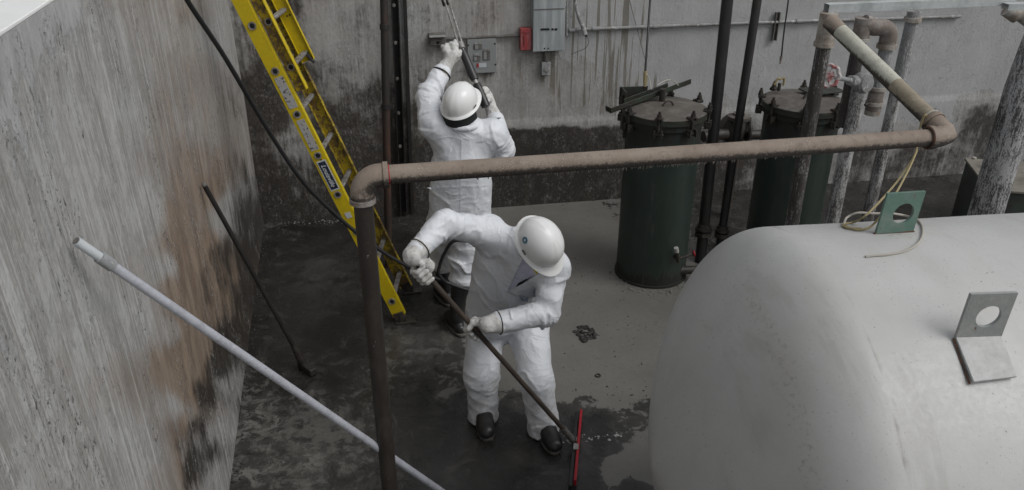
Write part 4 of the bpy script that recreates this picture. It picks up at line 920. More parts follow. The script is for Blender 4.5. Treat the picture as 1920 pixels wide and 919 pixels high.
# drain cock with small red wheel
dc = np.array([V1[0] + .11, V1[1] - .275, .30])
dr = part(MB().cyl(dc + np.array([-.02, .03, -.02]), dc + np.array([-.02, -.05, -.02]), .022).cyl(dc + np.array([-.02, -.05, -.05]), dc + np.array([-.045, -.055, .05]), .014).cyl(dc + np.array([-.02, -.05, -.02]), dc + np.array([.10, -.05, .01]), .010), 'drain_cock', M['iron'], v1)
part(MB().cyl(dc + np.array([-.045, -.055, .045]), dc + np.array([-.055, -.057, .085]), .018), 'pale_cap', M['chip'], dr)
part(MB().lathe(dc + np.array([.10, -.05, .01]), (1, 0, .2), [(0, .008), (0, .026), (.008, .026), (.008, .008)], 10), 'red_handwheel', M['red'], dr)
part(MB().cyl(V1 + np.array([.15, -.2, .10]), V1 + np.array([.62, -.28, .10]), .035), 'outlet_pipe', M['iron'], v1)
v2c = atZ(1508, 187, VH); V2 = np.array([v2c[0], v2c[1], 0.0])
v2, lid2 = vessel(V2, 'green cylindrical filter vessel with a yellow eye bolt, right one of the two', False)
eb = V2 + np.array([-.13, .17, VH + .03])
part(MB().cyl(eb, eb + UP * .06, .013), 'vent_valve', M['iron'], lid2)
part(MB().tube(smooth([eb + np.array([-.045, 0, .05]), eb + np.array([-.02, 0, .10]), eb + np.array([.0, 0, .09]), eb + np.array([.03, 0, .10]), eb + np.array([.035, 0, .04])]), .009, 8), 'yellow_lever', M['cord_yellow'], lid2)
part(MB().box(V2 + np.array([.17, .05, VH + .05]), (.30, .18, .012), (1, .1, 0), (-.1, 1, 0), UP), 'cover_plate', M['green_dark'], lid2, bevel=.002)

# upright pipes between the vessels, with the pump
def upright(name, x0, y0, x1, y1, Y, r, mat, label, flange=True, top=2.95):
    p = atY(x0, y0, Y); q = atZ(x1, y1, 0); d = (p - q); d = d / d[2]; t = q + d * top
    o = thing(name, q, label, 'pipe', None); part(MB().cyl(q, t, r, seg=20), 'pipe', mat, o)
    if flange: part(MB().lathe(q + d * .27, d, [(0, r), (0, r + .026), (.022, r + .026), (.022, r + .012), (.05, r + .012), (.05, r)], 20).lathe(q + d * .22, d, [(0, r), (0, r + .03), (.035, r + .03), (.035, r)], 6), 'union', M['iron'], o)
    return o, q, t
u1 = upright('upright_pipe', 1364, 0, 1313, 490, 5.95, .046, M['pipe_black'], 'thicker black upright pipe just right of the left vessel')
u2 = upright('upright_pipe', 1420, 0, 1345, 490, 5.75, .034, M['pipe_black'], 'thinner black upright pipe above the pump between the two vessels')
pc = atY(1382, 245, 6.35)
pm = thing('pump', (pc[0], pc[1], 0), 'oily round-bodied pump on a pedestal between the vessels', 'pump')
pb = MB().lathe(pc + np.array([0, .12, 0]), (0, -1, 0), [(0, .06), (0, .13), (.03, .14), (.10, .14), (.13, .11), (.16, .05)], 28)
pbo = part(pb, 'casing', M['iron'], pm)
part(MB().lathe(pc + UP * .10, UP, [(0, .09), (.015, .10), (.04, .10), (.05, .055), (.065, .055), (.07, .0)], 24), 'top_cap', M['lid'], pbo)
part(MB().torus(pc + np.array([.12, .04, 0]), (1, -.2, 0), .10, .02, 24, 8), 'flange_ring', M['iron'], pbo)
part(MB().cyl(pc + np.array([-.1, 0, -.02]), pc + np.array([-.34, -.03, -.02]), .05), 'side_pipe', M['iron'], pbo); part(MB().cyl(pc + np.array([.1, 0, -.05]), pc + np.array([.38, -.03, -.05]), .045), 'side_pipe', M['iron'], pbo)
part(MB().cyl((pc[0], pc[1], 0), (pc[0], pc[1], pc[2] - .1), .05), 'pedestal', M['iron'], pm)

# dark uprights at the left of the rear wall
lp = thing('upright_pipe', atZ(729, 500), 'rust-streaked black upright pipe behind the yellow ladder', 'pipe')
q = atZ(729, 500); p = atY(720, 0, 6.25); d = p - q; t = q + d * 1.25
part(MB().cyl(q, t, .030), 'pipe', M['pipe_rust'], lp)
for yy_ in (.62, .9): part(MB().lathe(q + d * yy_, d, [(0, .030), (0, .037), (.04, .037), (.04, .030)], 18), 'coupling', M['pipe_black'], lp)
rs_ = onwall(739, -25, .05); re_ = onwall(757, 400, .05)
ls = thing('wall_channel', re_, 'narrow dark steel channel with bolt heads running up the rear wall', 'channel')
cd = nrm(rs_ - re_); mm_ = (rs_ + re_) / 2; Ln = np.linalg.norm(rs_ - re_); cs = nrm(np.cross(cd, BWN))
part(MB().box(mm_ - cs * .028, (Ln, .008, .07), cd, cs, BWN).box(mm_ + cs * .028, (Ln, .008, .07), cd, cs, BWN).box(mm_ + BWN * .032, (Ln, .05, .006), cd, cs, BWN), 'channel', M['pipe_black'], ls)
part(MB().box(mm_ - cs * .085 + BWN * .02, (Ln, .03, .03), cd, cs, BWN), 'conduit_strip', M['dull_grey'] if False else M['pipe_black'], ls)
for k in range(6): 
    bp = re_ + cd * Ln * (.18 + .15 * k) - BWN * .03
    part(MB().lathe(bp + cs * .01, -BWN, [(0, .016), (.014, .013)], 10), 'bolt_head', M['dull_grey'], ls)

# ---------------------------------------------------------------- fittings on the rear wall
def wall_box(name, x0, y0, x1, y1, dpt, mat, parent=None, off=0.0, bev=.004):
    a = onwall(x0, y0, off + dpt); b = onwall(x1, y1, off + dpt); c = (a + b) / 2 + BWN * dpt / 2
    wd = abs((b - a) @ BWT); ht = abs(a[2] - b[2]); return part(MB().box(c, (wd, dpt, ht), BWT, BWN, UP), name, mat, parent, bevel=bev), (c, wd, ht)
def wall_run(name, pts, r, mat, parent, off=None):
    off = r + .012 if off is None else off
    return part(MB().tube([onwall(x, y, off) for x, y in pts], r, 12), name, mat, parent)
# open-fronted grey breaker panel
pn = thing('breaker_panel', onwall(903, 135), 'square grey breaker panel cover with three cut-outs and a small red and white label', 'electrical panel')
po, (pc_, pw, ph) = wall_box('cover', 876, 74, 931, 136, .035, M['panel_grey'], pn)
def onpanel(x, y, off=0): return onwall(x, y, .035 + .012 + off)
for (x0, y0, x1, y1) in ((888, 84, 904, 92), (905, 96, 919, 112), (887, 106, 901, 114)):
    a = onwall(x0, y0, .036); b = onwall(x1, y1, .036); c = (a + b) / 2
    part(MB().box(c - BWN * .0015, (abs((b - a) @ BWT), .006, abs(a[2] - b[2])), BWT, BWN, UP), 'cut_out', M['dull_grey'], po)
    part(MB().box(c - BWN * .004 - BWT * .012, (abs((b - a) @ BWT) * .35, .006, abs(a[2] - b[2]) * .85), BWT, BWN, UP), 'breaker', M['panel_grey'], po)
    part(MB().box(np.array([c[0], c[1], max(a[2], b[2]) + .014]) - BWN * .003, (abs((b - a) @ BWT) * .8, .004, .018), BWT, BWN, UP), 'caption_strip', M['pale_conduit'], po)
a = onwall(895, 119, .0375); b = onwall(912, 126, .0375); c = (a + b) / 2
part(MB().box(c, (abs((b - a) @ BWT), .003, abs(a[2] - b[2])), BWT, BWN, UP), 'warning_label', M['label_white'], po)
a = onwall(894, 119, .0395); b = onwall(898, 126, .0395); c = (a + b) / 2
part(MB().box(c, (abs((b - a) @ BWT), .003, abs(a[2] - b[2])), BWT, BWN, UP), 'red_strip', M['screen_red'], po)
for (x, y) in ((878, 85), (928, 82), (929, 121), (879, 126)): part(MB().lathe(onwall(x, y, .035), -BWN, [(0, .008), (.004, .006)], 10), 'screw', M['hole'], po)
# junction box at left
jb = thing('junction_box', onwall(822, 90), 'small rusty junction box with a loose lid plate beside the raised glove', 'junction box')
jo, _ = wall_box('box', 806, 74, 836, 85, .07, M['dull_grey'], jb)
part(MB().box(onwall(820, 67, .06), (.145, .10, .012), BWT, nrm(BWN * .5 - UP * .0 + BWN * .5), UP), 'lid_plate', M['pale_conduit'], jo, bevel=.003)
part(MB().box(onwall(820, 70, .03), (.15, .06, .07), BWT, BWN, UP), 'hood', M['dull_grey'], jo, bevel=.003)
part(MB().ell(onwall(821, 80, .072), (.016, .008, .012), BWT, BWN, UP, 8, 12), 'knock_out', M['hole'], jo)
# horizontal conduits
c1 = thing('conduit', onwall(900, 70), 'dull grimy conduit between the junction box and the red box', 'conduit')
wall_run('pipe', [(836, 73), (880, 71), (930, 69), (976, 66)], .013, M['dull_grey'], c1)
c2 = thing('conduit', onwall(1280, 48), 'long white-painted conduit running level across the pale part of the wall', 'conduit')
wall_run('pipe', [(1066, 57), (1120, 54), (1300, 47), (1500, 40), (1640, 36), (1800, 31)], .015, M['pale_conduit'], c2)
for x, y in ((1075, 57), (1118, 54), (1232, 50), (1500, 40)): wall_run('coupling', [(x - 8, y + .4), (x + 8, y - .4)], .020, M['pale_conduit'], c2)
# red alarm box
rb = thing('alarm_box', onwall(986, 95), 'small faded red metal box mounted left of the galvanised cabinet', 'box')
ro, _ = wall_box('cover', 976, 54, 997, 94, .07, M['box_red'], rb)
part(MB().box(onwall(986, 60, .075), (.05, .006, .012), BWT, BWN, UP), 'slot', M['box_red'], ro)
wall_run('handle', [(983, 66), (984, 84)], .005, M['box_red'], ro, off=.077)
# galvanised cabinet
gb = thing('galvanised_cabinet', onwall(1030, 95), 'tall galvanised metal cabinet streaked with white runs, cut off by the top of the photo', 'cabinet')
go, (gc_, gw, gh) = wall_box('cabinet_body', 1001, -60, 1058, 95, .10, M['galv_box'], gb)
a = onwall(1002, 17, .103); b = onwall(1057, 17, .103)
part(MB().box((a + b) / 2, (gw * .97, .004, .006), BWT, BWN, UP), 'lid_seam', M['dull_grey'], go)
for x0, x1 in ((1014, 1030), (1034, 1038), (1040, 1045)):
    a = onwall(x0, 55, .102); b = onwall(x1, 55, .102)
    part(MB().box((a + b) / 2, (abs((b - a) @ BWT), .005, .016), BWT, BWN, UP), 'vent_slot', M['hole'], go)
for x in (1021, 1028): part(MB().ell(onwall(x, 91, .101), (.007, .005, .007), BWT, BWN, UP, 6, 8), 'bolt_hole', M['hole'], go)
# socket hanging below
ob = thing('socket_box', onwall(1024, 142), 'grey round-faced socket box hung on a short conduit below the cabinet', 'socket')
oo, _ = wall_box('box', 1016, 117, 1032, 141, .06, M['pipe_grey'], ob)
part(MB().lathe(onwall(1025, 130, .06), -BWN, [(0, .026), (.006, .026), (.008, .020), (.006, .0)], 20), 'socket_face', M['pale_conduit'], oo)
wall_run('conduit_stub', [(1023, 96), (1024, 116)], .026, M['dull_grey'], oo, off=.035)
# cut conduit hanging at an angle
dcn = thing('loose_conduit', onwall(1098, 66), 'bent white conduit hanging loose with an open dark end above the level conduit', 'conduit')
part(MB().tube(smooth([onwall(1078, -30, .03), onwall(1079, 8, .04), onwall(1084, 28, .06), onwall(1092, 48, .09), onwall(1098, 66, .12)]), [.012] * 9 + [.014] * 8 + [.020] * 15 + [.022], 14), 'tube', M['pale_conduit'], dcn)
te = onwall(1098, 66, .12); part(MB().ell(te - BWN * .012, (.012, .012, .012), n=8, m=10), 'open_end', M['hole'], dcn)
part(MB().tube(smooth([onwall(1099, 66, .1), onwall(1104, 78, .06), onwall(1098, 90, .04), onwall(1085, 96, .03), onwall(1070, 102, .03)]), .0022, 6), 'loose_wire', M['cable'], dcn)
vs_ = thing('conduit', onwall(1063, 60), 'short vertical white stub of conduit right of the galvanised cabinet', 'conduit')
wall_run('pipe', [(1062, -30), (1063, 66)], .014, M['pale_conduit'], vs_)
# hanging cables
h1 = thing('hanging_cable', onwall(1212, 130), 'twisted black cable hanging down to the left vessel lid, yellow tape at its end', 'cable')
e1c = atY(1210, 133, 5.75)
part(MB().tube(smooth([atY(1222, -40, 6.3), atY(1217, 30, 6.15), atY(1213, 90, 5.95), e1c]), .009, 8), 'cable', M['cable'], h1)
part(MB().tube([e1c, atY(1210, 150, 5.74), atY(1209, 163, 5.72)], [.014, .018, .011], 10), 'yellow_tape', M['cord_yellow'], h1)
part(MB().tube(smooth([atY(1212, 138, 5.74), atY(1218, 150, 5.7), atY(1222, 168, 5.6), atY(1232, 160, 5.5), atY(1246, 152, 5.6), atY(1258, 150, 5.7), atY(1272, 160, 5.6)]), .004, 6), 'thin_cord', M['cord_white'], h1)
part(MB().tube([onwall(1180, 0, .02), onwall(1196, 60, .02), atY(1209, 110, 6.2)], .003, 6), 'guy_string', M['dull_grey'], h1)
h2 = thing('hanging_cable', onwall(1465, 118), 'black cable hanging loose with a bare plug end above the right vessel', 'cable')
part(MB().tube(smooth([atY(1482, -40, 6.4), atY(1477, 10, 6.35), atY(1470, 60, 6.3), atY(1465, 108, 6.25)]), .007, 8), 'cable', M['cable'], h2)
part(MB().cyl(atY(1465, 106, 6.25), atY(1463, 120, 6.24), .013, .009), 'plug', M['fit_brown'], h2)
ws = thing('wall_bracket', onwall(1455, 76), 'short slotted steel bracket fixed upright on the pale wall over the level conduit', 'bracket')
a = onwall(1455, 50, .03)
part(MB().box(a - BWT * .018, (.008, .03, .26), BWT, BWN, UP).box(a + BWT * .018, (.008, .03, .26), BWT, BWN, UP).box(a + BWN * .014, (.036, .004, .26), BWT, BWN, UP), 'slotted_channel', M['dull_grey'], ws)

# green cabinet in the back right corner
cA = atZ(1800, 305, .62); 
cb = thing('green_cabinet', (cA[0] + .3, cA[1] - .2, 0), 'low faded green steel box with a beige lid near the right edge', 'cabinet')
pA = atZ(1812, 300, .55); pB = atZ(1846, 344, .55); dd = nrm(pB - pA); ss = np.array([-dd[1], dd[0], 0]); Lc = np.linalg.norm(pB - pA) + .15
ct = pA + dd * Lc / 2 + ss * .35
part(MB().box((ct[0], ct[1], .27), (Lc, .70, .54), dd, ss, UP), 'cabinet_body', M['cab_green'], cb, bevel=.004)
lo = part(MB().box((ct[0], ct[1], .553), (Lc + .03, .73, .022), dd, ss, UP), 'lid', M['cab_top'], cb, bevel=.004)
part(MB().lathe((pA[0] + .06, pA[1] - .02, .565), UP, [(0, .02), (.015, .018)], 10), 'knob', M['fit_white'], lo)

# ---------------------------------------------------------------- extension ladder
LB = np.array([.275, 5.13, 0.0]); LT = np.array([-.765, 5.36, 2.92]); lu = nrm(LT - LB); LB = LB
lv = nrm(np.cross(UP, nrm((LT - LB) * np.array([1, 1, 0])))); lv = lv if lv[1] > 0 else -lv
lwv = np.cross(lu, lv); lwv = lwv if lwv[0] > 0 else -lwv          # upper (climbing) side
lad = thing('extension_ladder', LB + lv * .2, 'yellow fibreglass extension ladder with aluminium rungs leaning on the left wall', 'ladder')
WEB, FL, TH = .098, .032, .005; WID = .44
def rail_c(p, L, vdir, web, name, mat, parent, fl=FL):
    """C channel: web plane faces away from vdir, flanges run along vdir"""
    c = p + lu * L / 2
    mb = MB().box(c, (L, TH, web), lu, lv, lwv)
    for s in (-1, 1): mb.box(c + lwv * s * (web / 2 - TH / 2 - .0004) + vdir * (fl / 2 + TH / 2), (L, fl, TH), lu, lv, lwv)
    return part(mb, name, mat, parent, bevel=.0015)
b0 = LB + lu * .07; Lb_ = 3.35
nr = rail_c(b0, Lb_, lv, WEB, 'base_rail', M['yellow'], lad)
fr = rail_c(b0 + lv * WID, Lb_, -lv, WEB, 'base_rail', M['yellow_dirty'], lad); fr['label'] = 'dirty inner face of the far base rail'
fo = lwv * (WEB * .98)
fs_ = 1.79
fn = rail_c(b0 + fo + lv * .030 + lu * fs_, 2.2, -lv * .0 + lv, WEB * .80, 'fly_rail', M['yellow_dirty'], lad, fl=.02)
ff_ = rail_c(b0 + fo + lv * (WID - .030) + lu * (fs_ + .10), 2.2, -lv, WEB * .95, 'fly_rail', M['yellow'], lad, fl=.02)
# bright upper edge strip of the near fly rail
part(MB().box(b0 + fo + lv * .010 + lu * (fs_ + 1.1) + lwv * (WEB * .40), (2.2, .04, .006), lu, lv, lwv), 'fly_flange', M['yellow'], fn, bevel=.001)
sp0 = None
for k in range(11):
    p = b0 + lu * (.135 + .305 * k)
    if (p + lu * .0)[2] > 3.2: break
    rg = part(MB().box(p + lv * WID / 2, (WID + .006, .036, .024), lv, nrm(lwv * np.array([1, 1, 0])), UP), 'rung', M['alu'], lad, bevel=.007)
    part(MB().lathe(p - lv * (.0035), -lv, [(0, .026), (.006, .026), (.006, .017), (.0, .017)], 18), 'rung_ferrule', M['alu'], rg)
    part(MB().lathe(p - lv * (.0075), -lv, [(0, .0165), (.0004, .0165)], 14), 'rung_hollow', M['hole'], rg)
for k in range(6):
    p = b0 + fo + lu * (fs_ + .16 + .305 * k)
    if p[2] > 3.2: break
    rg = part(MB().box(p + lv * WID / 2, (WID - .06, .036, .024), lv, nrm(lwv * np.array([1, 1, 0])), UP), 'fly_rung', M['alu'], lad, bevel=.007)
    part(MB().lathe(p + lv * (.0265), -lv, [(0, .024), (.005, .024), (.005, .017), (.0, .017)], 18), 'rung_ferrule', M['alu'], rg)
    part(MB().lathe(p + lv * (.0225), -lv, [(0, .0165), (.0004, .0165)], 14), 'rung_hollow', M['hole'], rg)
hk = b0 + fo + lv * (WID - .045) + lu * (fs_ + .16)
part(MB().tube([hk + lwv * .01, hk - lu * .05 + lwv * .02, hk - lu * .085 + lwv * .035], [.012, .012, .010], 8), 'rung_lock', M['black_plastic'], lad)
part(MB().box(b0 + fo + lv * (WID - .03) + lu * (fs_ + .098), (.006, .045, WEB), lu, lv, lwv), 'rail_end_cap', M['alu'], ff_)
for (du, dw) in ((.15, .02), (.15, -.022), (.42, .02), (.42, -.0)):
    part(MB().lathe(b0 + fo + lv * (WID - .036) + lu * (fs_ + du) + lwv * dw, -lv, [(0, .006), (.002, .006)], 10), 'bolt_hole', M['hole'], ff_)
def decal(u0, u1, hw, mat, name, parent, e=.0):
    c = b0 + lu * (u0 + u1) / 2 - lv * (TH / 2 + .0015 + e)
    return part(MB().box(c, (u1 - u0, .002, hw * 2), lu, lv, lwv), name, mat, parent)
decal(1.705, 1.925, .030, M['sticker'], 'worn_sticker', nr); decal(1.395, 1.62, .028, M['sticker'], 'worn_sticker', nr)
decal(1.085, 1.315, .033, M['label_white'], 'maker_label_border', nr); decal(1.095, 1.305, .026, M['navy'], 'maker_label', nr, .001)
for du in (.42, .05): part(MB().lathe(b0 + lu * (1.32 - du * .02) - lv * .003 + lwv * .005, -lv, [(0, .006), (.001, .006)], 8), 'bolt_hole', M['hole'], nr)
decal(.86, .905, .02, M['label_white'], 'small_white_sticker', nr)
def text_mesh(txt, name, mat, parent, org, X, Y, size, ext=.0006, shear=0.0, loc_par=None):
    cu = D.curves.new('t', 'FONT'); cu.body = txt; cu.size = size; cu.extrude = ext; cu.shear = shear; cu.align_x = 'CENTER'; cu.align_y = 'CENTER'; cu.offset = size * .012
    to = D.objects.new('t', cu); SC.collection.objects.link(to); dg = bpy.context.evaluated_depsgraph_get()
    me = to.evaluated_get(dg).to_mesh(); X, Y = nrm(X), nrm(Y); Z = np.cross(X, Y)
    vs = [V3(org) + X * v.co.x + Y * v.co.y + Z * v.co.z for v in me.vertices]; fs = [tuple(p.vertices) for p in me.polygons]
    D.objects.remove(to); D.curves.remove(cu); return finish(name, vs, fs, mat, parent, flat=True)
text_mesh('Louisville', 'maker_lettering', M['label_white'], nr, b0 + lu * 1.20 - lv * (TH / 2 + .0042), -lu, np.cross(-lv, -lu), .045, shear=.3)
# dirty lower ends and feet
for q_, p in enumerate((b0, b0 + lv * WID)):
    part(MB().box(p + lu * .0 - lu * .035, (.13, .030, WEB * .8), lu, lv, lwv), 'rail_boot', M['iron'], lad, bevel=.004)
    f0 = V3((p - lu * .07)); f0[2] = .014
    part(MB().box((f0[0] + .02, f0[1], .012), (.15, .06, .02)).box((f0[0], f0[1], .045), (.05, .035, .06)), 'swivel_foot', M['iron'], lad, bevel=.003)

# ---------------------------------------------------------------- loose poles and hose
wp0 = atX(143, 452, WALL_X + .03); wp1 = np.array([.30, 3.25, .03])
q0 = atD(835, 925, 4.0); wdir = None
wp1 = atZ(846, 934, .012); wpo = thing('white_pole', wp1, 'white-painted pole leaning across the left wall, its top sleeve open', 'pole')
wd = nrm(wp1 - wp0)
part(MB().cyl(wp0 + wd * .12, wp1, .0155, .0185, seg=20), 'shaft', M['pvc'], wpo)
part(MB().cyl(wp0, wp0 + wd * .14, .0145, seg=20), 'inner_end', M['label_white'], wpo)
part(MB().lathe(wp0 - wd * .001, wd, [(0, .0), (0, .011), (-.001, .012)], 16), 'open_bore', M['dull_grey'], wpo)
part(MB().lathe(wp0 + wd * .09, wd, [(0, .0145), (0, .020), (.055, .020), (.055, .0172)], 20), 'coupling_sleeve', M['pipe_grey'], wpo)
bp0 = atX(383, 347, WALL_X + .02); bp1 = atZ(570, 685, .03)
dp = thing('dark_pole', bp1, 'thin black pole leaning on the rust-stained part of the left wall', 'pole')
bd = nrm(bp1 - bp0)
part(MB().cyl(bp0, bp1 - bd * .12, .0145, seg=14), 'handle', M['pipe_black'], dp)
part(MB().ell(bp0, (.0155, .0155, .0155), n=8, m=12), 'end_knob', M['dull_grey'], dp)
part(MB().tube([bp1 - bd * .20, bp1 - bd * .10, bp1 + bd * .03], [.017, .026, .028], 12), 'socket', M['iron'], dp)
part(MB().box(bp1 + np.array([.02, -.03, -.002]), (.16, .05, .05), nrm((.55, -.8, 0)), nrm((.8, .55, 0)), UP), 'scraper_head', M['debris'], dp, bevel=.006)

hs = thing('pressure_hose', atZ(858, 640), 'black pressure hose sweeping down from the wall top past the ladder to the rear worker', 'hose')
HP = [atY(322, -60, 3.9), atY(352, 2, 4.05), atY(420, 105, 4.25), atY(497, 235, 4.5), atY(566, 338, 4.65), atY(640, 412, 4.75), atY(700, 460, 4.8), atY(752, 493, 4.85), atY(800, 515, 4.9), atY(846, 533, 4.9), atY(880, 544, 4.88), atY(905, 540, 4.95)]
part(MB().tube(smooth(HP, 10), .0125, 12), 'hose', M['cable'], hs)
HP2 = [atY(905, 540, 4.95), atY(902, 500, 4.85), atY(882, 452, 4.8), atY(851, 452, 4.82), atY(834, 474, 4.85), atY(824, 500, 4.86), atY(823, 515, 4.86), atY(836, 530, 4.88)]
part(MB().tube(smooth(HP2[2:], 10), .0125, 12), 'hose_loop', M['cable'], hs)

# ---------------------------------------------------------------- front worker
def J1():
    J = dict(pelvis=atY(948, 588, 4.16), hipl=atY(911, 606, 4.13), hipr=atY(990, 610, 4.06), kneel=atY(903, 700, 3.93), kneer=atY(1006, 712, 3.78),
             anklel=atY(906, 783, 3.93), ankler=atY(1019, 803, 3.73), chest=atY(965, 500, 3.93), neck=atY(985, 455, 3.74),
             shl=atY(912, 437, 3.86), shr=atY(1037, 500, 3.66), ell=atY(836, 418, 3.76), elr=atY(1024, 588, 3.54), head=atY(1010, 470, 3.58))
    return J
J = J1()
SQ_T = atY(797, 512, 3.56); SQ_B = atZ(1077, 828, .05); sqd = nrm(SQ_B - SQ_T)
def on_pole(x):
    best = min((abs(proj(SQ_T + (SQ_B - SQ_T) * t)[0] - x), t) for t in np.linspace(-.1, 1, 600)); return SQ_T + (SQ_B - SQ_T) * best[1]
GL = on_pole(796); GR = on_pole(893)
J['handl'] = GL; J['handr'] = GR
J['wrl'] = atY(783, 470, 3.60); J['wrr'] = atY(930, 606, 3.49)
J['toel'] = J['anklel'] + np.array([-.01, -.14, -.04]); J['toer'] = J['ankler'] + np.array([.02, -.14, -.04])
J['toel'][2] = J['toer'][2] = .04
J['hup'] = nrm(_R * .36 + _U * .22 - _F * .90); J['hfwd'] = nrm(_R * .50 - _U * .80); J['hfwd'] = nrm(J['hfwd'] - J['hup'] * (J['hfwd'] @ J['hup']))
def body(Jd, label, seed):
    
    v, f = soft(body_prims(Jd), .012, .025); V, N, F = orient(v, f)
    o = finish('person', V, F, M['skin'], None, sharp=180); tag(o, label, 'person'); return o
hc1 = atD(1020, 450, 4.02); J['head'] = hc1 - J['hup'] * .125
P1 = body(J, 'worker in white coveralls and white helmet bending forward over a long squeegee', 1)
zup = lambda p, z: V3(p) + np.array([0, 0, z])
prims = [(J['pelvis'], J['chest'] - UP * .05, .190, .190, nrm((.1, -1, .5)), 1.22), (J['chest'] - UP * .06, J['neck'] + UP * -.02, .185, .105, nrm((.1, -1, .5)), 1.1),
         (atY(925, 585, 4.02), atY(940, 480, 3.90), .165, .150, nrm((.1, -1, .5)), 1.15), (J['shl'], J['shr'], .092, .088, None, 1, .05), (J['chest'], J['shl'], .12, .09), (J['chest'], J['shr'], .12, .09),
         (J['pelvis'], J['hipl'], .145, .116), (J['pelvis'], J['hipr'], .145, .116),
         (J['hipl'], J['kneel'], .118, .097, None, 1, .05), (J['kneel'], zup(J['anklel'], .04), .097, .088, None, 1, .05), (zup(J['anklel'], .05), zup(J['anklel'], .01), .092, .100, None, 1, .02),
         (J['hipr'], J['kneer'], .118, .097, None, 1, .05), (J['kneer'], zup(J['ankler'], .04), .097, .090, None, 1, .05), (zup(J['ankler'], .05), zup(J['ankler'], .01), .094, .102, None, 1, .02),
         (J['shl'], J['ell'], .082, .070, None, 1, .04), (J['ell'], J['wrl'], .070, .056, None, 1, .03),
         (J['shr'], J['elr'], .080, .068, None, 1, .04), (J['elr'], J['wrr'] + nrm(J['elr'] - J['wrr']) * .02, .068, .056, None, 1, .03)]
bends = [(J['ell'], .12, .9), (J['elr'], .14, 1.0), (J['kneel'], .14, .5), (J['kneer'], .14, .5), (J['hipl'], .14, .7), (J['hipr'], .14, .7), (zup(J['anklel'], .08), .09, .6), (zup(J['ankler'], .08), .09, .6), (J['shl'], .12, .6), (J['shr'], .14, .8), (J['chest'], .2, .35)]
def soil1(V): 
    s = .14 + .62 * sstep(.75, .1, V[:, 2]) ; s = np.maximum(s, .25 * np.exp(-((V - V3(J['chest'])) ** 2).sum(1) / .2 ** 2)); return s
suit1 = cloth('coverall', prims, P1, M['suit'], h=.009, k=.035, bends=bends, seed=4, amp=.019, soil=soil1,
              cuts=[(zup(J['anklel'], -.0) * np.array([0, 0, 1]) + np.array([0, 0, -.005 + min(J['anklel'][2], J['ankler'][2])]), (0, 0, -1))])
from mathutils.bvhtree import BVHTree
def bvh(o): return BVHTree.FromPolygons([v.co[:] for v in o.data.vertices], [tuple(p.vertices) for p in o.data.polygons])
def drape(tree, quad, nu, nv, lift, th, name, mat, parent, edge=None, **kw):
    """thin cloth piece lying on the surface; quad = four corners, lift(u, v) = height over the surface"""
    top = []; bot = []; g = []
    for i in range(nu + 1):
        for j in range(nv + 1):
            u, v = i / nu, j / nv
            q = [(1 - u) * (1 - v) * a_ + u * (1 - v) * b_ + u * v * c_ + (1 - u) * v * d_ for a_, b_, c_, d_ in zip(*quad)]
            r = ray(q[0], q[1]); hit, nn_, _, dist = tree.ray_cast(Vector(_C), Vector(nrm(r)))
            if hit is None: hit = g[-1][0] if g else Vector(_C + r * 4.2); nn_ = g[-1][1] if g else Vector(-_F)
            if nn_.dot(Vector(_F)) > 0: nn_ = -nn_
            g.append((hit, nn_)); n_ = nrm(np.array(nn_) * .5 - nrm(r)); top.append(np.array(hit) + n_ * (lift(u, v) + th)); bot.append(np.array(hit) + n_ * (lift(u, v) - .002))
    m_ = nv + 1; off_ = len(top); fs = []
    for i in range(nu):
        for j in range(nv):
            a = i * m_ + j; fs += [(a, a + 1, a + m_ + 1, a + m_), (off_ + a, off_ + a + m_, off_ + a + m_ + 1, off_ + a + 1)]
    for i in range(nu):
        for j in (0, nv): a = i * m_ + j; fs.append((a, a + m_, off_ + a + m_, off_ + a))
    for j in range(nv):
        for i in (0, nu): a = i * m_ + j; fs.append((a, a + 1, off_ + a + 1, off_ + a))
    return finish(name, top + bot, fs, mat, parent, sharp=60, **kw)
tr1 = bvh(suit1)
sh_ = drape(tr1, [(954, 545), (979, 486), (1014, 498), (998, 520)], 14, 10, lambda u, v: .002, .004, 'lilac_front', M['lilac'], suit1)
drape(tr1, [(1000, 504), (1006, 498), (1018, 500), (1006, 514)], 5, 5, lambda u, v: .0075, .003, 'yellow_collar', M['yellow_tag'], sh_)
drape(tr1, [(966, 540), (985, 527), (998, 517), (972, 530)], 6, 3, lambda u, v: .0075, .002, 'dark_collar_gap', M['lining'], sh_)
drape(tr1, [(950, 546), (996, 520), (1036, 500), (1042, 520)] if False else [(951, 547), (1037, 499), (1042, 528), (990, 566)], 16, 8, lambda u, v: .014 * (1 - v) * (.35 + .65 * u), .004, 'lapel', M['suit'], suit1, attrs=None)
drape(tr1, [(951, 548), (980, 484), (966, 474), (930, 530)], 14, 7, lambda u, v: .013 * (1 - v) * (.3 + .7 * u), .004, 'lapel', M['suit'], suit1)
drape(tr1, [(973, 553), (990, 557), (989, 566), (976, 562)], 5, 4, lambda u, v: .012, .0015, 'chest_mark', M['blue_faint'], suit1)
drape(tr1, [(951, 549), (953, 552), (905, 616), (902, 612)] if False else [(949, 548), (954, 549), (962, 598), (957, 598)], 3, 12, lambda u, v: .002 + .004 * math.sin(math.pi * u), .003, 'zip_flap', M['suit'], suit1)
for w_, e_ in (('wrl', 'ell'), ('wrr', 'elr')):
    dd = nrm(J[w_] - J[e_]); cpos = J[w_] - dd * .014; part(MB().torus(cpos, dd, .0620, .0030, 28, 8), 'cuff_band', M['lining'], suit1)
glove(P1, GL, -sqd, J['wrl'], J['ell'], roll=1, seed=2)
glove(P1, GR, -sqd, J['wrr'], J['elr'], roll=1, seed=5)
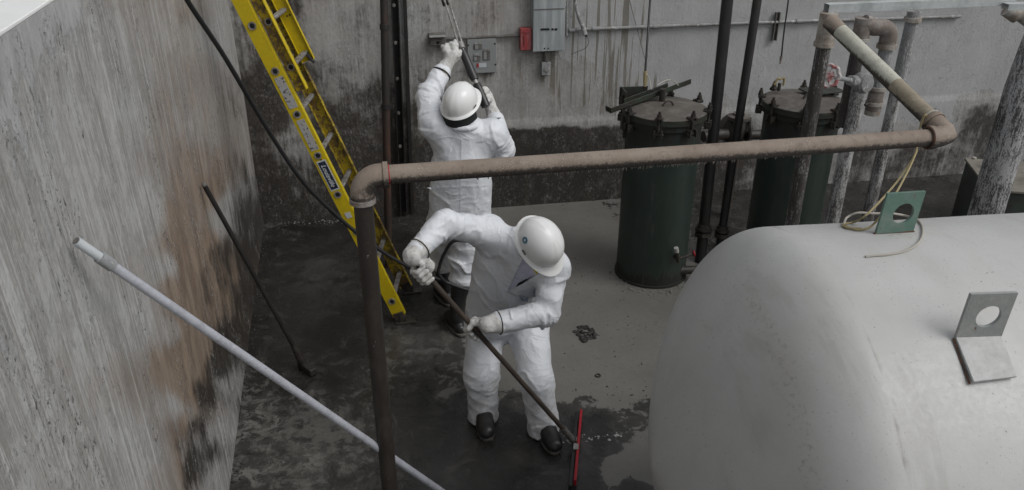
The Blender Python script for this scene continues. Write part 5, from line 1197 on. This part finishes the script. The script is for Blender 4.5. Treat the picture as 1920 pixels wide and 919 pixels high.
for s in ('l', 'r'): boot(P1, zup(J['ankle' + s], 0) * np.array([1, 1, 0]) + np.array([0, 0, .09]), J['toe' + s] + np.array([0, -.03, 0]), J['ankle' + s] * np.array([1, 1, 0]) + np.array([0, .01, .22]))
helmet(P1, hc1 - J['hup'] * .05, J['hup'], J['hfwd'], sticker=(.86, -.045, .050))

sq = thing('squeegee', SQ_B, 'long wooden-handled floor squeegee with a red blade bar held by the front worker', 'squeegee')
part(MB().cyl(SQ_T - sqd * .10, SQ_B, .0145, seg=16), 'handle', M['wood'], sq)
bA = atZ(1086, 772, .045); bB = atZ(1074, 905, .045); bdv = nrm(bB - bA); bs = nrm(np.cross(UP, bdv)); bs = bs if bs[0] > 0 else -bs; bL = np.linalg.norm(bB - bA); bc = (bA + bB) / 2
part(MB().box(bc + bs * .012 - UP * .0, (bL, .016, .045), bdv, bs, UP), 'red_bar', M['red'], sq, bevel=.003)
part(MB().box(bc - bs * .012 - UP * .012 + bdv * .03, (bL * 1.04, .020, .062), bdv, bs, UP), 'rubber_blade', M['black_rubber'], sq, bevel=.003)
part(MB().tube([SQ_B - sqd * .14, SQ_B - sqd * .02, bc + UP * .03 + bdv * -.02], [.020, .022, .018], 12), 'socket', M['dull_grey'], sq)
part(MB().box(bc + UP * .028 + bdv * .045, (.05, .03, .012), bdv, bs, UP), 'clamp', M['alu'], sq, bevel=.002)

# ---------------------------------------------------------------- rear worker
K = dict(pelvis=atY(862, 402, 5.10), hipl=atY(838, 418, 5.16), hipr=atY(884, 422, 5.06), kneel=atY(831, 478, 5.30), kneer=atY(872, 488, 5.04),
         anklel=atY(836, 566, 5.38), ankler=atY(858, 612, 4.95), chest=atY(865, 300, 5.04), neck=atY(868, 232, 4.99), head=atY(865, 196, 4.98),
         shl=atY(815, 232, 5.04), shr=atY(922, 252, 5.00), ell=atY(801, 184, 5.18), elr=atY(944, 282, 5.06), wrl=atY(829, 136, 5.30), wrr=atY(928, 226, 5.20))
K['anklel'][2] = .09; K['ankler'][2] = .09
WL = atY(866, 92, 5.38); WR = atY(904, 182, 5.22); wdn = nrm(WL - WR)
K['handl'] = WL + wdn * .0; K['handr'] = WR
K['toel'] = K['anklel'] + np.array([-.03, .13, -.05]); K['toer'] = K['ankler'] + np.array([-.03, .13, -.05])
K['hup'] = nrm(_U * .60 - _F * .80 + _R * -.06); K['hfwd'] = nrm(_U * .72 + _F * .60 + _R * .5); K['hfwd'] = nrm(K['hfwd'] - K['hup'] * (K['hfwd'] @ K['hup']))
hc2 = atD(861, 182, 5.15); K['head'] = hc2 - K['hup'] * .125
P2 = body(K, 'worker in white coveralls seen from behind, arms raised, spraying the rear wall', 2)
fd = nrm((.1, 1, .1))
prims = [(K['pelvis'] - UP * .02, K['chest'] - UP * .05, .222, .200, fd, 1.30), (K['chest'], K['neck'] - UP * .03, .180, .10, fd, 1.15),
         (K['shl'] - UP * .01, K['shr'] - UP * .01, .095, .092, None, 1, .05), (K['chest'], K['shl'], .13, .095), (K['chest'], K['shr'], .13, .095),
         (K['pelvis'], K['hipl'], .17, .13), (K['pelvis'], K['hipr'], .17, .13),
         (K['hipl'], K['kneel'], .13, .098, None, 1, .04), (K['kneel'] + UP * .03, K['kneel'] * .86 + K['anklel'] * .14, .10, .094, None, 1, .03),
         (K['hipr'], K['kneer'], .135, .11, None, 1, .04), (K['kneer'], K['kneer'] * .74 + K['ankler'] * .26, .115, .100, None, 1, .03),
         (K['shl'], K['ell'], .090, .076, None, 1, .04), (K['ell'], K['wrl'], .076, .058, None, 1, .03),
         (K['shr'], K['elr'], .090, .078, None, 1, .04), (K['elr'], K['wrr'], .078, .058, None, 1, .03)]
bends = [(K['ell'], .15, 1.1), (K['elr'], .15, 1.0), (K['kneel'], .16, 1.0), (K['kneer'], .18, 1.3), (K['shl'], .12, .7), (K['shr'], .14, .7), (K['pelvis'] + UP * .05, .15, .5), (K['chest'], .2, .25)]
def soil2(V):
    s = .10 + .45 * sstep(.9, .4, V[:, 2]); s = np.maximum(s, .5 * np.exp(-((V - V3(K['ell'])) ** 2).sum(1) / .12 ** 2)); s = np.maximum(s, .55 * np.exp(-((V[:, 2] - .98) / .06) ** 2)); return s
suit2 = cloth('coverall', prims, P2, M['suit'], h=.009, k=.035, bends=bends, seed=14, amp=.018, soil=soil2)
for w_, e_ in (('wrl', 'ell'), ('wrr', 'elr')):
    dd = nrm(K[w_] - K[e_]); part(MB().torus(K[w_] - dd * .012, dd, .0635, .0055, 28, 8), 'cuff_band', M['lining'], suit2)
glove(P2, WL - wdn * .01 - _R * .075 + nrm(K['wrl'] - WL) * .0, nrm(wdn * .35 + _R * .9), K['wrl'], K['ell'], roll=-1, seed=8)
glove(P2, WR, wdn, K['wrr'], K['elr'], roll=-1, seed=9)
boot(P2, K['anklel'] * np.array([1, 1, 0]) + np.array([0, 0, .09]), K['toel'], K['anklel'] * .22 + K['kneel'] * .78, .074)
bt = boot(P2, K['ankler'] * np.array([1, 1, 0]) + np.array([0, .0, .09]), K['ankler'] + np.array([-.03, .13, -.05]), K['ankler'] * .28 + K['kneer'] * .72, .078)
helmet(P2, hc2 - K['hup'] * .05, K['hup'], K['hfwd'])
tr2 = bvh(suit2)
drape(tr2, [(864, 262), (867, 262), (865, 398), (862, 398)], 2, 26, lambda u, v: .0008, .0015, 'back_seam', M['suit'], suit2)
drape(tr2, [(818, 278), (818, 281), (918, 290), (918, 287)], 2, 2, lambda u, v: .0, .001, 'yoke_seam', M['suit'], suit2) if False else None
drape(tr2, [(800, 352), (916, 345), (916, 349), (800, 356)], 26, 2, lambda u, v: .0006, .0022, 'waist_elastic', M['suit'], suit2)
# dark neck shade hanging from the helmet, green edge
nk = MB(); sh_c = hc2 - K['hup'] * .06; sdv = np.cross(K['hfwd'], K['hup'])
rows = []
for i in range(7):
    t = i / 6 * .6; ring = []
    for k in range(25):
        an = math.radians(95 + 175 * k / 24)
        rr2 = 1 + .10 * t
        ring.append(sh_c + K['hfwd'] * math.cos(an) * .138 * rr2 + sdv * math.sin(an) * -.114 * rr2 - K['hup'] * (.10 * t) - UP * .02 * t)
    rows.append(ring)
vsn = [p for r in rows for p in r] + [p + (sh_c - p) * .03 for r in rows for p in r]; fsn = []; nn_ = 25; half = 7 * 25
for i in range(6):
    for k in range(24):
        a = i * nn_ + k; fsn += [(a, a + 1, a + nn_ + 1, a + nn_), (half + a, half + a + nn_, half + a + nn_ + 1, half + a + 1)]
nk.add(vsn, fsn); no = part(nk, 'neck_shade', M['lining'], P2)
part(MB().tube([rows[0][k] - K['hup'] * .012 for k in range(8, 25)], .006, 6), 'shade_edge', M['green_lining'], no)
part(MB().torus(K['neck'] + UP * .02 + _F * .0 - UP * .03, nrm(UP + _F * .1), .092, .021, 32, 12), 'collar', M['suit'], P2)

# spray lance
ln = thing('spray_lance', WR, 'twin-tube pressure washer lance with a black grip raised by the rear worker', 'spray lance')
far = atY(824, -40, 5.85); du_ = nrm(far - WL); sN = nrm(np.cross(du_, _F))
for s in (-1, 1): part(MB().cyl(WL + sN * s * .013 + du_ * .02, far + sN * s * .013, .0075, seg=10), 'lance_tube', M['alu'], ln)
part(MB().lathe(WL + du_ * .0, du_, [(0, .024), (.045, .024), (.05, .02)], 16), 'manifold', M['alu'], ln)
knc = atY(834, 1, 5.78); part(MB().box(knc, (.05, .06, .05), sN, du_, np.cross(sN, du_)), 'tube_clamp', M['black_plastic'], ln, bevel=.004)
GE = atY(908, 192, 5.16); gm = WL * .42 + GE * .58
part(MB().tube([WL, WL * .85 + GE * .15, WL * .5 + GE * .5, gm], [.022, .028, .029, .026], 16), 'grip_sleeve', M['black_plastic'], ln)
part(MB().cyl(gm, gm + nrm(GE - gm) * .03, .016), 'swivel', M['alu'], ln)
part(MB().tube([gm + nrm(GE - gm) * .03, gm * .5 + GE * .5, GE + nrm(GE - gm) * .03], [.026, .034, .030], 14), 'trigger_body', M['black_rubber'], ln)
part(MB().tube([WL + du_ * .02, WL - _R * .05 - _U * .01, WL - _R * .09 - _U * .03], [.014, .016, .014], 12), 'side_handle', M['black_plastic'], ln)

# ---------------------------------------------------------------- small things on the floor
def lump(c, rx, ry, rz, seed, mb):
    n0 = len(mb.v); mb.ell(c, (rx, ry, rz), n=6, m=9); arr = np.array(mb.v[n0:]); arr = arr + (arr - V3(c)) * ((vnoise(arr * 60, seed) - .5) * 1.1)[:, None]; mb.v[n0:] = [tuple(p) for p in arr]
rng = random.Random(3)
rc = atZ(1096, 626, .0); cl = MB()
for k in range(46):
    a = rng.random() * 6.28; r = rng.random() ** .6; p = rc + np.array([math.cos(a) * r * .075, math.sin(a) * r * .10, .004]); lump(p, .012 + rng.random() * .012, .012 + rng.random() * .012, .006 + rng.random() * .01, k, cl)
tag(part(cl, 'sludge_clump', M['debris']), 'small heap of black scraped residue alone on the pale floor right of the front worker', 'debris')
def scatter(name, n, fn, mat, label, smin, smax, flat=.5):
    mb = MB()
    for k in range(n):
        x, y = fn(); p = atZ(x, y, .0); s = smin + rng.random() * (smax - smin); lump((p[0], p[1], s * flat * .5), s, s * (.6 + rng.random() * .6), s * flat, k + 50, mb)
    o = part(mb, name, mat); tag(o, label, kind='stuff'); return o
scatter('paint_chips', 46, lambda: (lambda t: (1030 + 140 * t + rng.gauss(0, 5), 830 - 14 * t + rng.gauss(0, 4)))(rng.random()), M['chip'], 'line of tiny pale paint chips on the floor beside the red squeegee bar', .003, .009)
scatter('floor_crumbs', 150, lambda: (rng.uniform(1050, 1215), rng.uniform(480, 760)), M['debris'], 'fine black crumbs scattered on the slurry', .0025, .006)
scatter('scrapings', 90, lambda: (lambda a: (1228 + math.cos(a) * rng.uniform(68, 98) , 497 + math.sin(a) * rng.uniform(48, 66)))(rng.uniform(.05, 2.9)), M['dull_chip'], 'pale shavings and dirt round the foot of the left vessel', .004, .011, .6)
scatter('wall_foot_debris', 170, lambda: (rng.uniform(495, 660), 416 - rng.random() * 7 + (-.09) * 0 + rng.uniform(-6, 6)), M['dull_chip'], 'crumbled render along the foot of the rear wall at left', .003, .009, .7)
scatter('wall_foot_debris', 90, lambda: (lambda t: (430 + 62 * t + rng.uniform(0, 20), 919 - 500 * t))(rng.random()), M['debris'], 'dark crumbs along the foot of the left wall', .004, .010, .7)
bl = atZ(1121, 705, 0); tag(part(MB().torus(bl + UP * .004, UP, .016, .005, 16, 6), 'washer', M['debris']), 'single dark ring lying on the pale floor below the black heap', 'washer')
